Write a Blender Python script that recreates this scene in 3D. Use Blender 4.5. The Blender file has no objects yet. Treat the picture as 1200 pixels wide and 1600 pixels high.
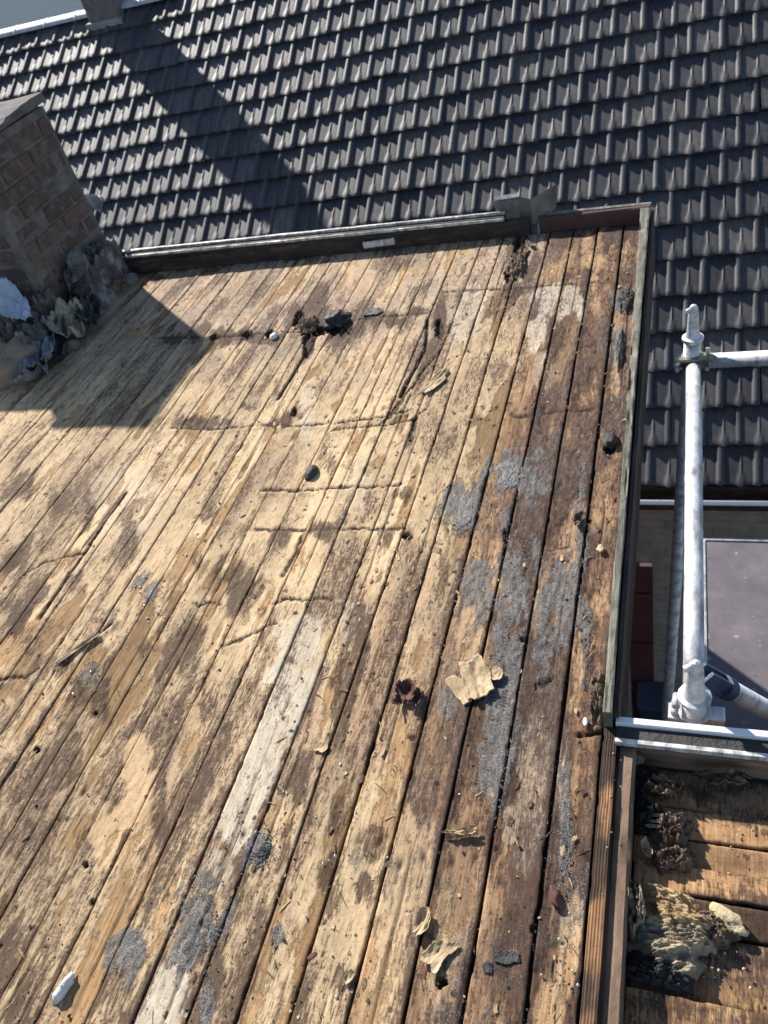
import bpy, bmesh, math, random
import numpy as np
from mathutils import Vector, Matrix

# ------------------------------------------------------------------ camera
SC = bpy.context.scene
COL = SC.collection
CAM_H = 1.5
F_PX = 1267.34                       # focal length for a 1600 px tall frame
ROT = np.array([[0.9401546, -0.01477386, 0.34042775],
                [0.25708745, 0.68646105, -0.68020385],
                [-0.22364116, 0.72701648, 0.64917769]])
cd = bpy.data.cameras.new('camera')
cd.sensor_fit = 'VERTICAL'; cd.sensor_height = 36.0; cd.lens = F_PX / 1600 * 36.0
cd.clip_start = 0.05; cd.clip_end = 2000
cam = bpy.data.objects.new('camera', cd); COL.objects.link(cam)
cam.matrix_world = Matrix([list(ROT[i]) + [(0, 0, CAM_H)[i]] for i in range(3)] + [[0, 0, 0, 1]])
SC.camera = cam
cd.dof.use_dof = True; cd.dof.focus_distance = 1.75; cd.dof.aperture_fstop = 7.0

# ------------------------------------------------------------------ light
SUN = Vector((-1.0, 0.88, 0.92)).normalized()
w = bpy.data.worlds.new('World'); SC.world = w; w.use_nodes = True
wn = w.node_tree.nodes; wl = w.node_tree.links
bg = wn['Background']; bg.inputs['Strength'].default_value = 0.088
sky = wn.new('ShaderNodeTexSky'); sky.sky_type = 'NISHITA'; sky.sun_disc = False
sky.sun_elevation = math.asin(SUN.z); sky.sun_rotation = math.atan2(SUN.x, SUN.y)
sky.air_density = 1.0; sky.dust_density = 0.4
wl.new(sky.outputs[0], bg.inputs['Color'])
sd = bpy.data.lights.new('sun', 'SUN'); sd.energy = 5.0; sd.angle = math.radians(0.9); sd.color = (1.0, 0.945, 0.87)
so = bpy.data.objects.new('sun', sd); COL.objects.link(so)
so.rotation_euler = SUN.to_track_quat('Z', 'Y').to_euler()
vs = SC.view_settings
vs.view_transform = 'Standard'; vs.look = 'None'; vs.exposure = 0.76; vs.gamma = 1.0; vs.use_curve_mapping = False

rnd = random.Random(7)
rng = np.random.default_rng(11)


def pt(px, py, z=0.0):
    """a spot read off the photograph, as a point on the level z"""
    d = ROT @ np.array([px - 600, 800 - py, -F_PX])
    t = (z - CAM_H) / d[2]
    return np.array([d[0] * t, d[1] * t, z])


# ------------------------------------------------------------------ noise
def _h(ix, iy, s):
    x = (ix.astype(np.int64) * 374761393 + iy.astype(np.int64) * 668265263 + s * 1442695041) & 0xFFFFFFFF
    x = ((x ^ (x >> 13)) * 1274126177) & 0xFFFFFFFF
    x = ((x ^ (x >> 16)) * 2246822519) & 0xFFFFFFFF
    return ((x ^ (x >> 15)) & 0xFFFFFF) / float(0xFFFFFF)


def vn(x, y, s=0):
    x = np.asarray(x, float); y = np.asarray(y, float)
    ix = np.floor(x); iy = np.floor(y); fx = x - ix; fy = y - iy
    fx = fx * fx * (3 - 2 * fx); fy = fy * fy * (3 - 2 * fy)
    a = _h(ix, iy, s); b = _h(ix + 1, iy, s); c = _h(ix, iy + 1, s); d = _h(ix + 1, iy + 1, s)
    return (a + (b - a) * fx) * (1 - fy) + (c + (d - c) * fx) * fy


def fbm(x, y, s=0, o=4, g=0.55):
    t = 0; a = 1.0; n = 0
    for i in range(o):
        t = t + a * vn(x * 2 ** i + 13.7 * i, y * 2 ** i + 5.1 * i, s + i * 17); n += a; a *= g
    return t / n


def ss(a, b, x):
    t = np.clip((x - a) / (b - a), 0, 1)
    return t * t * (3 - 2 * t)


# ------------------------------------------------------------------ materials
def new_mat(name):
    m = bpy.data.materials.new(name); m.use_nodes = True
    nt = m.node_tree
    return m, nt.nodes, nt.links, nt.nodes['Principled BSDF']


def tex_noise(N, L, vec, scale, detail=5, rough=0.6, dist=0.0):
    n = N.new('ShaderNodeTexNoise'); n.inputs['Scale'].default_value = scale
    n.inputs['Detail'].default_value = detail; n.inputs['Roughness'].default_value = rough
    n.inputs['Distortion'].default_value = dist
    if vec is not None: L.new(vec, n.inputs['Vector'])
    return n.outputs['Fac']


def ramp(N, L, fac, stops):
    r = N.new('ShaderNodeValToRGB'); e = r.color_ramp.elements
    while len(e) < len(stops): e.new(0.5)
    for el, (p, c) in zip(e, stops):
        el.position = p; el.color = (*c, 1) if len(c) == 3 else c
    L.new(fac, r.inputs[0]); return r.outputs[0]


def mixc(N, L, fac, a, b, mode='MIX'):
    m = N.new('ShaderNodeMix'); m.data_type = 'RGBA'; m.blend_type = mode
    for s, v in ((m.inputs[0], fac), (m.inputs[6], a), (m.inputs[7], b)):
        if hasattr(v, 'node'): L.new(v, s)
        elif isinstance(v, (int, float)): s.default_value = v
        else: s.default_value = (*v, 1)
    return m.outputs[2]


def mth(N, L, op, a, b=None, c=None):
    m = N.new('ShaderNodeMath'); m.operation = op
    for i, v in enumerate((a, b, c)):
        if v is None: continue
        if hasattr(v, 'node'): L.new(v, m.inputs[i])
        else: m.inputs[i].default_value = v
    return m.outputs[0]


def bump(N, L, h, dist, strength=1.0, prev=None):
    b = N.new('ShaderNodeBump'); b.inputs['Strength'].default_value = strength
    b.inputs['Distance'].default_value = dist; L.new(h, b.inputs['Height'])
    if prev is not None: L.new(prev, b.inputs['Normal'])
    return b.outputs[0]


def coords(N, kind='Object'):
    return N.new('ShaderNodeTexCoord').outputs[kind]


def mapped(N, L, vec, scale):
    m = N.new('ShaderNodeMapping'); m.inputs['Scale'].default_value = scale; L.new(vec, m.inputs[0]); return m.outputs[0]


def mat_simple(name, c1, c2, scale=8, rough=0.8, metal=0.0, bscale=60, bdist=0.002, stretch=(1, 1, 1), c3=None, spec=None):
    m, N, L, B = new_mat(name)
    co = mapped(N, L, coords(N), stretch)
    f = tex_noise(N, L, co, scale, 6, 0.65)
    st = [(0.32, c1), (0.66, c2)] if c3 is None else [(0.30, c1), (0.52, c2), (0.70, c3)]
    L.new(ramp(N, L, f, st), B.inputs['Base Color'])
    B.inputs['Roughness'].default_value = rough; B.inputs['Metallic'].default_value = metal
    if spec is not None: B.inputs['Specular IOR Level'].default_value = spec
    L.new(bump(N, L, tex_noise(N, L, co, bscale, 5, 0.7), bdist), B.inputs['Normal'])
    return m


def mat_wood():
    """weathered planks: base colour and stain potentials ride on the mesh; noise breaks them up into crisp marks"""
    m, N, L, B = new_mat('weathered_plank')
    at = N.new('ShaderNodeAttribute'); at.attribute_name = 'stain'
    mk = N.new('ShaderNodeAttribute'); mk.attribute_name = 'wear'
    sp = N.new('ShaderNodeSeparateColor'); L.new(mk.outputs['Color'], sp.inputs[0])
    gritp, paper, darkp = sp.outputs[0], sp.outputs[1], sp.outputs[2]
    co = coords(N)
    g1 = tex_noise(N, L, mapped(N, L, co, (210, 5, 40)), 1.0, 6, 0.65, 0.6)      # grain along the plank
    g2 = tex_noise(N, L, mapped(N, L, co, (95, 34, 70)), 1.0, 8, 0.72)           # mottling
    g3 = tex_noise(N, L, co, 480, 3, 0.6)                                        # grit
    g4 = tex_noise(N, L, mapped(N, L, co, (55, 170, 60)), 1.0, 5, 0.7)           # cross scratches
    g5 = tex_noise(N, L, mapped(N, L, co, (185, 36, 70)), 1.0, 9, 0.78, 0.4)     # ragged rims of stains
    g6 = tex_noise(N, L, co, 21, 6, 0.7, 0.3)                                    # broad patches
    def sstep(v, lo, hi):
        r = N.new('ShaderNodeMapRange'); r.interpolation_type = 'SMOOTHSTEP'
        r.inputs[1].default_value = lo; r.inputs[2].default_value = hi; L.new(v, r.inputs[0]); return r.outputs[0]
    rag = mth(N, L, 'ADD', mth(N, L, 'MULTIPLY', mth(N, L, 'SUBTRACT', g5, 0.5), 1.7), mth(N, L, 'MULTIPLY', mth(N, L, 'SUBTRACT', g4, 0.5), 0.5))
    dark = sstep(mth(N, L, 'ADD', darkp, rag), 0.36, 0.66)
    grit = sstep(mth(N, L, 'ADD', gritp, mth(N, L, 'ADD', mth(N, L, 'MULTIPLY', mth(N, L, 'SUBTRACT', g5, 0.5), 1.6), mth(N, L, 'MULTIPLY', mth(N, L, 'SUBTRACT', g3, 0.5), 0.9))), 0.42, 0.66)
    pap = sstep(mth(N, L, 'ADD', paper, mth(N, L, 'MULTIPLY', rag, 0.75)), 0.46, 0.56)
    wood = ramp(N, L, g1, [(0.30, (0.60, 0.55, 0.52)), (0.52, (1, 1, 1)), (0.75, (1.18, 1.15, 1.10))])
    woodf = mth(N, L, 'SUBTRACT', 1.0, mth(N, L, 'MULTIPLY', pap, 0.75))
    c = mixc(N, L, woodf, at.outputs['Color'], mixc(N, L, 1.0, at.outputs['Color'], wood, 'MULTIPLY'))
    c = mixc(N, L, mth(N, L, 'SUBTRACT', 1.0, pap), c, mixc(N, L, 1.0, c, (0.89, 0.82, 0.745), 'MULTIPLY'))
    c = mixc(N, L, 0.85, c, ramp(N, L, g2, [(0.30, (0.58, 0.53, 0.50)), (0.45, (0.95, 0.94, 0.93)), (0.70, (1.20, 1.19, 1.18))]), 'MULTIPLY')
    c = mixc(N, L, 0.5, c, ramp(N, L, g6, [(0.34, (0.72, 0.68, 0.68)), (0.5, (1, 1, 1)), (0.68, (1.12, 1.11, 1.1))]), 'MULTIPLY')
    c = mixc(N, L, 0.45, c, ramp(N, L, g4, [(0.33, (0.55, 0.5, 0.47)), (0.45, (1, 1, 1))]), 'MULTIPLY')
    dcol = ramp(N, L, g2, [(0.30, (0.018, 0.011, 0.009)), (0.52, (0.058, 0.033, 0.022)), (0.72, (0.130, 0.078, 0.053))])
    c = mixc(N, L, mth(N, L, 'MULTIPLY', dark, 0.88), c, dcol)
    vo = N.new('ShaderNodeTexVoronoi'); vo.inputs['Scale'].default_value = 36
    dv = N.new('ShaderNodeVectorMath'); dv.operation = 'ADD'
    nv_ = N.new('ShaderNodeTexNoise'); nv_.inputs['Scale'].default_value = 130; nv_.inputs['Detail'].default_value = 3; L.new(co, nv_.inputs['Vector'])
    sc_ = N.new('ShaderNodeVectorMath'); sc_.operation = 'SCALE'; sc_.inputs['Scale'].default_value = 0.012; L.new(nv_.outputs['Color'], sc_.inputs[0])
    L.new(co, dv.inputs[0]); L.new(sc_.outputs[0], dv.inputs[1]); L.new(dv.outputs[0], vo.inputs['Vector'])
    vs_ = N.new('ShaderNodeSeparateColor'); L.new(vo.outputs['Color'], vs_.inputs[0])
    rad = mth(N, L, 'MULTIPLY', mth(N, L, 'POWER', vs_.outputs[0], 4.0), 0.30)
    spot = mth(N, L, 'MULTIPLY', sstep(mth(N, L, 'SUBTRACT', rad, vo.outputs['Distance']), -0.02, 0.07), mth(N, L, 'ADD', 0.35, mth(N, L, 'MULTIPLY', vs_.outputs[1], 0.6)))
    c = mixc(N, L, spot, c, (0.028, 0.019, 0.016))
    gritc = ramp(N, L, g3, [(0.34, (0.03, 0.03, 0.03)), (0.5, (0.175, 0.165, 0.152)), (0.68, (0.47, 0.455, 0.43))])
    gritc = mixc(N, L, 0.85, gritc, ramp(N, L, g2, [(0.34, (0.30, 0.30, 0.31)), (0.5, (0.9, 0.9, 0.9)), (0.68, (1.35, 1.33, 1.3))]), 'MULTIPLY')
    c = mixc(N, L, mth(N, L, 'MULTIPLY', grit, ramp(N, L, g6, [(0.36, (0.55, 0.55, 0.55)), (0.55, (0.95, 0.95, 0.95))])), c, gritc)
    L.new(c, B.inputs['Base Color'])
    L.new(mth(N, L, 'SUBTRACT', 0.88, mth(N, L, 'MULTIPLY', grit, 0.2)), B.inputs['Roughness'])
    B.inputs['Specular IOR Level'].default_value = 0.25
    n = bump(N, L, g1, 0.0016, 0.8)
    n = bump(N, L, mth(N, L, 'SUBTRACT', g2, mth(N, L, 'ADD', mth(N, L, 'MULTIPLY', dark, 0.35), mth(N, L, 'MULTIPLY', spot, 0.6))), 0.0018, 0.8, n)
    n = bump(N, L, mth(N, L, 'MULTIPLY', g3, mth(N, L, 'ADD', 0.12, grit)), 0.0032, 1.0, n)
    n = bump(N, L, g4, 0.0012, 0.7, n)
    n = bump(N, L, pap, 0.0022, 0.9, n)
    L.new(n, B.inputs['Normal'])
    return m


def mat_tile():
    m, N, L, B = new_mat('anthracite_roof_tile')
    co = coords(N)
    oi = N.new('ShaderNodeObjectInfo'); ge = N.new('ShaderNodeNewGeometry')
    r = mth(N, L, 'FRACT', mth(N, L, 'ADD', oi.outputs['Random'], ge.outputs['Random Per Island']))
    base = ramp(N, L, r, [(0.0, (0.032, 0.034, 0.040)), (0.3, (0.048, 0.050, 0.057)), (0.75, (0.066, 0.067, 0.072)), (0.92, (0.088, 0.085, 0.083)), (1.0, (0.125, 0.118, 0.11))])
    gp = N.new('ShaderNodeNewGeometry').outputs['Position']
    f = tex_noise(N, L, gp, 16, 6, 0.7)
    c = mixc(N, L, 0.8, base, ramp(N, L, f, [(0.32, (0.65, 0.66, 0.7)), (0.52, (1, 1, 1)), (0.72, (1.55, 1.48, 1.4))]), 'MULTIPLY')
    f2 = tex_noise(N, L, mapped(N, L, gp, (50, 7, 7)), 1.0, 4, 0.6)
    c = mixc(N, L, 0.5, c, ramp(N, L, f2, [(0.35, (0.7, 0.7, 0.72)), (0.6, (1.25, 1.22, 1.2))]), 'MULTIPLY')
    L.new(c, B.inputs['Base Color'])
    B.inputs['Roughness'].default_value = 0.58
    B.inputs['Specular IOR Level'].default_value = 0.35
    L.new(bump(N, L, tex_noise(N, L, gp, 160, 4, 0.7), 0.0015, 0.8), B.inputs['Normal'])
    return m


def mat_brick():
    m, N, L, B = new_mat('old_brick')
    oi = N.new('ShaderNodeObjectInfo')
    base = ramp(N, L, oi.outputs['Random'], [(0.0, (0.07, 0.052, 0.048)), (0.3, (0.115, 0.07, 0.06)), (0.5, (0.062, 0.05, 0.048)),
                                            (0.7, (0.14, 0.10, 0.075)), (0.87, (0.16, 0.085, 0.08)), (1.0, (0.06, 0.047, 0.045))])
    gp = N.new('ShaderNodeNewGeometry').outputs['Position']
    f = tex_noise(N, L, gp, 22, 6, 0.7)
    c = mixc(N, L, 0.9, base, ramp(N, L, f, [(0.3, (0.5, 0.5, 0.5)), (0.5, (1, 1, 1)), (0.72, (1.5, 1.45, 1.4))]), 'MULTIPLY')
    sm = ramp(N, L, tex_noise(N, L, gp, 11, 7, 0.75), [(0.52, (0, 0, 0)), (0.62, (0.8, 0.8, 0.8))])
    c = mixc(N, L, sm, c, (0.17, 0.15, 0.135))
    c = mixc(N, L, 0.2, c, (0.16, 0.13, 0.11))
    L.new(c, B.inputs['Base Color']); B.inputs['Roughness'].default_value = 0.9
    L.new(bump(N, L, tex_noise(N, L, gp, 70, 5, 0.7), 0.006), B.inputs['Normal'])
    return m


def mat_wall_brick(name, c1, c2, mortar):
    m, N, L, B = new_mat(name)
    gp = N.new('ShaderNodeNewGeometry').outputs['Position']
    sx = N.new('ShaderNodeSeparateXYZ'); L.new(gp, sx.inputs[0])
    cb = N.new('ShaderNodeCombineXYZ'); L.new(mth(N, L, 'ADD', sx.outputs[0], sx.outputs[1]), cb.inputs[0]); L.new(sx.outputs[2], cb.inputs[1])
    b = N.new('ShaderNodeTexBrick'); L.new(cb.outputs[0], b.inputs['Vector'])
    b.inputs['Scale'].default_value = 1.0; b.inputs['Brick Width'].default_value = 0.22; b.inputs['Row Height'].default_value = 0.075
    b.inputs['Mortar Size'].default_value = 0.006; b.inputs['Mortar Smooth'].default_value = 0.3
    b.inputs['Color1'].default_value = (*c1, 1); b.inputs['Color2'].default_value = (*c2, 1); b.inputs['Mortar'].default_value = (*mortar, 1)
    f = tex_noise(N, L, gp, 9, 6, 0.7)
    L.new(mixc(N, L, 0.7, b.outputs[0], ramp(N, L, f, [(0.3, (0.55, 0.55, 0.55)), (0.6, (1.15, 1.15, 1.15))]), 'MULTIPLY'), B.inputs['Base Color'])
    B.inputs['Roughness'].default_value = 0.92
    L.new(bump(N, L, b.outputs['Fac'], 0.006, -1.0), B.inputs['Normal'])
    return m


M = {}
M['wood'] = mat_wood()
M['tile'] = mat_tile()
M['brick'] = mat_brick()
M['mortar'] = mat_simple('mortar', (0.10, 0.092, 0.085), (0.21, 0.195, 0.18), 14, 0.95, bscale=90, bdist=0.006)
M['lead'] = mat_simple('lead', (0.13, 0.135, 0.145), (0.33, 0.34, 0.36), 7, 0.55, 0.3, 40, 0.004)
M['underlay'] = mat_simple('dark_underlay', (0.016, 0.012, 0.01), (0.045, 0.033, 0.026), 12, 0.95)
M['upstand'] = mat_simple('weathered_board', (0.15, 0.09, 0.06), (0.29, 0.19, 0.125), 9, 0.85, stretch=(1, 1, 6), c3=(0.38, 0.28, 0.20))
M['darkboard'] = mat_simple('shade_darkened_board', (0.014, 0.011, 0.010), (0.045, 0.028, 0.022), 7, 0.8, stretch=(1, 1, 4), c3=(0.12, 0.08, 0.06))  # near-black tone puts the shade of upstand and gutter faces into the colour
M['redboard'] = mat_simple('red_brown_paint', (0.05, 0.022, 0.02), (0.10, 0.045, 0.04), 10, 0.7)
M['mossboard'] = mat_simple('mossy_grey_board', (0.05, 0.045, 0.037), (0.17, 0.165, 0.125), 16, 0.85, bscale=90, bdist=0.004, stretch=(3, 0.8, 1), c3=(0.27, 0.25, 0.19))
M['alu'] = mat_simple('dull_aluminium', (0.30, 0.31, 0.32), (0.62, 0.63, 0.63), 18, 0.42, 0.75, 80, 0.001, c3=(0.8, 0.8, 0.79))
M['alu_dirty'] = mat_simple('tarred_aluminium', (0.08, 0.08, 0.075), (0.50, 0.49, 0.45), 12, 0.45, 0.2, 80, 0.002, stretch=(3, 3, 3), c3=(0.85, 0.84, 0.78))
M['whitetrim'] = mat_simple('white_trim', (0.62, 0.63, 0.64), (0.82, 0.82, 0.82), 14, 0.4, 0.1, 60, 0.0008)
M['whitetrim_dirty'] = mat_simple('worn_white_trim', (0.06, 0.06, 0.06), (0.55, 0.54, 0.51), 22, 0.5, 0.1, 60, 0.0008, stretch=(2, 1, 1), c3=(0.8, 0.79, 0.76))
M['black'] = mat_simple('bitumen', (0.010, 0.010, 0.011), (0.035, 0.034, 0.034), 20, 0.6, bscale=70, bdist=0.006)
M['zinc'] = mat_simple('bent_zinc', (0.13, 0.14, 0.15), (0.24, 0.25, 0.27), 12, 0.5, 0.6)
M['galv'] = mat_simple('galvanised_steel', (0.24, 0.24, 0.25), (0.66, 0.67, 0.68), 26, 0.42, 0.25, 120, 0.0015, stretch=(1, 0.6, 1), c3=(0.86, 0.86, 0.86))
M['brass'] = mat_simple('yellowed_steel', (0.17, 0.16, 0.11), (0.33, 0.31, 0.24), 30, 0.5, 0.7)
M['bluepaint'] = mat_simple('blue_painted_steel', (0.03, 0.05, 0.11), (0.09, 0.12, 0.20), 25, 0.5, 0.2)
M['paper'] = mat_simple('torn_felt_paper', (0.26, 0.18, 0.10), (0.46, 0.34, 0.20), 14, 0.9, bscale=90, bdist=0.003, c3=(0.56, 0.44, 0.29))
M['felt'] = mat_simple('grey_felt', (0.13, 0.11, 0.085), (0.34, 0.285, 0.195), 13, 0.9, bscale=110, bdist=0.004, stretch=(1, 2.5, 1), c3=(0.56, 0.45, 0.28))
M['fibre'] = mat_simple('yellow_fibre', (0.12, 0.085, 0.05), (0.42, 0.30, 0.16), 16, 0.9, bscale=90, bdist=0.005, stretch=(1, 3, 1), c3=(0.66, 0.50, 0.29))
M['bark'] = mat_simple('brown_flake', (0.06, 0.025, 0.016), (0.14, 0.06, 0.04), 16, 0.8, bscale=60, bdist=0.003)
M['rot'] = mat_simple('rotten_fibre', (0.05, 0.034, 0.025), (0.16, 0.11, 0.075), 22, 0.9, bscale=80, bdist=0.005, stretch=(1, 3, 1), c3=(0.34, 0.25, 0.17))
M['foam'] = mat_simple('cream_crumbs', (0.40, 0.32, 0.17), (0.66, 0.56, 0.36), 20, 0.9, bscale=60, bdist=0.006)
M['white'] = mat_simple('white_plaster', (0.55, 0.56, 0.55), (0.80, 0.80, 0.78), 30, 0.8, bscale=70, bdist=0.003)
M['stone'] = mat_simple('grey_grit', (0.05, 0.048, 0.046), (0.16, 0.152, 0.142), 160, 0.8, bscale=300, bdist=0.001, c3=(0.33, 0.32, 0.30))
M['bluefilm'] = mat_simple('pale_blue_film', (0.30, 0.37, 0.46), (0.48, 0.55, 0.63), 6, 0.35, bscale=20, bdist=0.004)
M['mortarlump'] = mat_simple('sandy_mortar', (0.20, 0.15, 0.10), (0.36, 0.28, 0.20), 8, 0.95, bscale=60, bdist=0.006)
M['ply'] = mat_simple('film_faced_plywood', (0.085, 0.072, 0.085), (0.125, 0.108, 0.122), 5, 0.5, bscale=50, bdist=0.001, c3=(0.17, 0.15, 0.165))
m_, N_, L_, B_ = new_mat('scuffed_film_plywood')
co_ = coords(N_)
c_ = ramp(N_, L_, tex_noise(N_, L_, co_, 5, 6, 0.65), [(0.3, (0.10, 0.086, 0.10)), (0.55, (0.145, 0.126, 0.14)), (0.75, (0.19, 0.17, 0.18))])
c_ = mixc(N_, L_, ramp(N_, L_, tex_noise(N_, L_, co_, 22, 3, 0.5), [(0.66, (0, 0, 0)), (0.74, (0.7, 0.7, 0.7))]), c_, (0.40, 0.38, 0.40))
c_ = mixc(N_, L_, ramp(N_, L_, tex_noise(N_, L_, mapped(N_, L_, co_, (1.3, 1, 1)), 31, 3, 0.5), [(0.67, (0, 0, 0)), (0.73, (0.9, 0.9, 0.9))]), c_, (0.03, 0.027, 0.03))
L_.new(c_, B_.inputs['Base Color']); B_.inputs['Roughness'].default_value = 0.5
M['ply'] = m_
M['wallbeige'] = mat_wall_brick('beige_brick_wall', (0.33, 0.30, 0.255), (0.29, 0.265, 0.225), (0.25, 0.23, 0.195))
M['wallred'] = mat_wall_brick('dark_brick_wall', (0.14, 0.07, 0.055), (0.10, 0.055, 0.045), (0.13, 0.12, 0.11))
M['redslat'] = mat_simple('dark_red_paint', (0.06, 0.02, 0.026), (0.095, 0.034, 0.04), 6, 0.6)
M['gutter'] = mat_simple('sunlit_zinc', (0.80, 0.81, 0.83), (0.90, 0.91, 0.92), 5, 0.4, 0.0)  # near-white stands in for sun on the gutter lip
M['paving'] = mat_simple('old_paving', (0.07, 0.07, 0.068), (0.14, 0.135, 0.13), 3, 0.9)
M['bluebin'] = mat_simple('blue_plastic', (0.012, 0.022, 0.045), (0.028, 0.045, 0.08), 5, 0.5)
M['ridge'] = mat_simple('pale_ridge', (0.30, 0.31, 0.34), (0.52, 0.53, 0.57), 9, 0.6)
m_, N_, L_, B_ = new_mat('glossy_droplet')
B_.inputs['Base Color'].default_value = (0.85, 0.85, 0.84, 1); B_.inputs['Roughness'].default_value = 0.12; B_.inputs['Metallic'].default_value = 0.9
M['drop'] = m_


# ------------------------------------------------------------------ mesh helpers
def link(name, me, mat=None, parent=None):
    o = bpy.data.objects.new(name, me); COL.objects.link(o)
    if mat is not None and me is not None and not me.materials: me.materials.append(mat)
    if parent is not None: o.parent = parent
    return o


def empty(name, loc=(0, 0, 0)):
    o = bpy.data.objects.new(name, None); COL.objects.link(o); o.location = loc
    o.empty_display_size = 0.1
    return o


def tag(o, label=None, cat=None, group=None, kind=None):
    for k, v in (('label', label), ('category', cat), ('group', group), ('kind', kind)):
        if v: o[k] = v
    return o


def np_mesh(name, V, F, smooth=True, attrs=None):
    """V (n,3), F (m,4) or (m,3)"""
    V = np.ascontiguousarray(V, dtype=np.float32); F = np.ascontiguousarray(F, dtype=np.int32)
    me = bpy.data.meshes.new(name); k = F.shape[1]
    me.vertices.add(len(V)); me.vertices.foreach_set('co', V.ravel())
    me.loops.add(F.size); me.loops.foreach_set('vertex_index', F.ravel())
    me.polygons.add(len(F)); me.polygons.foreach_set('loop_start', np.arange(0, F.size, k, dtype=np.int32))
    me.polygons.foreach_set('use_smooth', np.full(len(F), smooth, dtype=bool))
    if attrs:
        for an, arr in attrs.items():
            a = me.attributes.new(an, 'FLOAT_COLOR', 'POINT')
            c = np.ones((len(V), 4), np.float32); c[:, :3] = arr
            a.data.foreach_set('color', c.ravel())
    me.update(calc_edges=True); me.validate()
    return me


def grid_faces(ny, nx, off=0, flip=False):
    i = np.arange(ny - 1)[:, None] * nx + np.arange(nx - 1)[None, :] + off
    q = np.stack([i, i + 1, i + nx + 1, i + nx], -1).reshape(-1, 4)
    return q[:, ::-1] if flip else q


def box_bm(bm, x0, x1, y0, y1, z0, z1, mat=None):
    r = bmesh.ops.create_cube(bm, size=1.0)
    mtx = Matrix.Translation(((x0 + x1) / 2, (y0 + y1) / 2, (z0 + z1) / 2)) @ Matrix.Diagonal((x1 - x0, y1 - y0, z1 - z0, 1))
    if mat is not None: mtx = mat @ mtx
    bmesh.ops.transform(bm, matrix=mtx, verts=r['verts'])
    return r['verts']


def bm_obj(name, bm, mat, parent=None, smooth=False, bevel=0.0):
    if bevel > 0:
        bmesh.ops.bevel(bm, geom=list(bm.edges), offset=bevel, segments=1, affect='EDGES', profile=0.5)
    me = bpy.data.meshes.new(name); bm.to_mesh(me); bm.free()
    if smooth: me.polygons.foreach_set('use_smooth', [True] * len(me.polygons))
    return link(name, me, mat, parent)


def box(name, x0, x1, y0, y1, z0, z1, mat, parent=None, bevel=0.0):
    bm = bmesh.new(); box_bm(bm, x0, x1, y0, y1, z0, z1)
    return bm_obj(name, bm, mat, parent, bevel=bevel)


def rough_bar(name, p0, p1, wdt, hgt, mat, parent=None, amp=0.002, step=0.02, seed=0, chips=0.0, w2=None):
    """a straight length of timber or trim with uneven, worn edges"""
    p0 = np.array(p0, float); p1 = np.array(p1, float); d = p1 - p0; Ln = np.linalg.norm(d); d /= Ln
    up = np.array([0, 0, 1.0]); side = np.cross(d, up); side /= np.linalg.norm(side); up = np.cross(side, d)
    n = max(2, int(Ln / step) + 1); t = np.linspace(0, Ln, n)
    b = min(wdt, hgt) * 0.14
    prof = [(-wdt / 2, -hgt / 2), (-wdt / 2, hgt / 2 - b), (-wdt / 2 + b, hgt / 2), (0, hgt / 2), (wdt / 2 - b, hgt / 2), (wdt / 2, hgt / 2 - b), (wdt / 2, 0), (wdt / 2, -hgt / 2)]
    k = len(prof); V = np.zeros((n, k, 3))
    for j, (a, c) in enumerate(prof):
        nz = (fbm(t * 9 + seed * 3.1, np.full(n, j * 2.3), seed + j, 4) - 0.5) * 2 * amp
        nz2 = (fbm(t * 11 + seed * 1.7, np.full(n, j * 1.9 + 50), seed + j + 40, 4) - 0.5) * 2 * amp
        if chips > 0 and c > 0:
            nz2 = nz2 - chips * ss(0.6, 0.72, fbm(t * 7, np.full(n, j * 0.4), seed + 9, 3))
        V[:, j] = p0 + t[:, None] * d + ((a * (1 + ((w2 or wdt) / wdt - 1) * (t / Ln) ** 2.5)) + nz)[:, None] * side + (c + nz2)[:, None] * up
    Vf = V.reshape(-1, 3); F = []
    for i in range(n - 1):
        for j in range(k):
            j2 = (j + 1) % k
            F.append((i * k + j, i * k + j2, (i + 1) * k + j2, (i + 1) * k + j))
    me = bpy.data.meshes.new(name)
    caps = [tuple(range(k))[::-1], tuple((n - 1) * k + j for j in range(k))]
    me.from_pydata(Vf.tolist(), [], [tuple(q)[::-1] for q in F] + [c[::-1] for c in caps])
    me.update()
    return link(name, me, mat, parent)


def tube(name, pts, rad, mat, parent=None, seg=20, caps=True):
    """tube along a list of points, radius may vary"""
    P = [Vector(p) for p in pts]; R = rad if isinstance(rad, (list, tuple)) else [rad] * len(P)
    V = []; F = []
    ax = (P[-1] - P[0]).normalized(); ref = Vector((0, 0, 1)) if abs(ax.z) < 0.9 else Vector((1, 0, 0))
    for i, p in enumerate(P):
        d = (P[min(i + 1, len(P) - 1)] - P[max(i - 1, 0)])
        d = d.normalized() if d.length > 1e-6 else ax
        s = d.cross(ref).normalized(); u = s.cross(d)
        for k in range(seg):
            a = 2 * math.pi * k / seg
            V.append(p + (s * math.cos(a) + u * math.sin(a)) * R[i])
    for i in range(len(P) - 1):
        for k in range(seg):
            k2 = (k + 1) % seg
            F.append((i * seg + k, i * seg + k2, (i + 1) * seg + k2, (i + 1) * seg + k))
    if caps:
        F.append(tuple(range(seg))[::-1]); F.append(tuple((len(P) - 1) * seg + k for k in range(seg)))
    me = bpy.data.meshes.new(name); me.from_pydata([tuple(v) for v in V], [], F); me.update()
    for p in me.polygons: p.use_smooth = len(p.vertices) == 4
    bm = bmesh.new(); bm.from_mesh(me); bmesh.ops.recalc_face_normals(bm, faces=bm.faces); bm.to_mesh(me); bm.free()
    return link(name, me, mat, parent)


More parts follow.
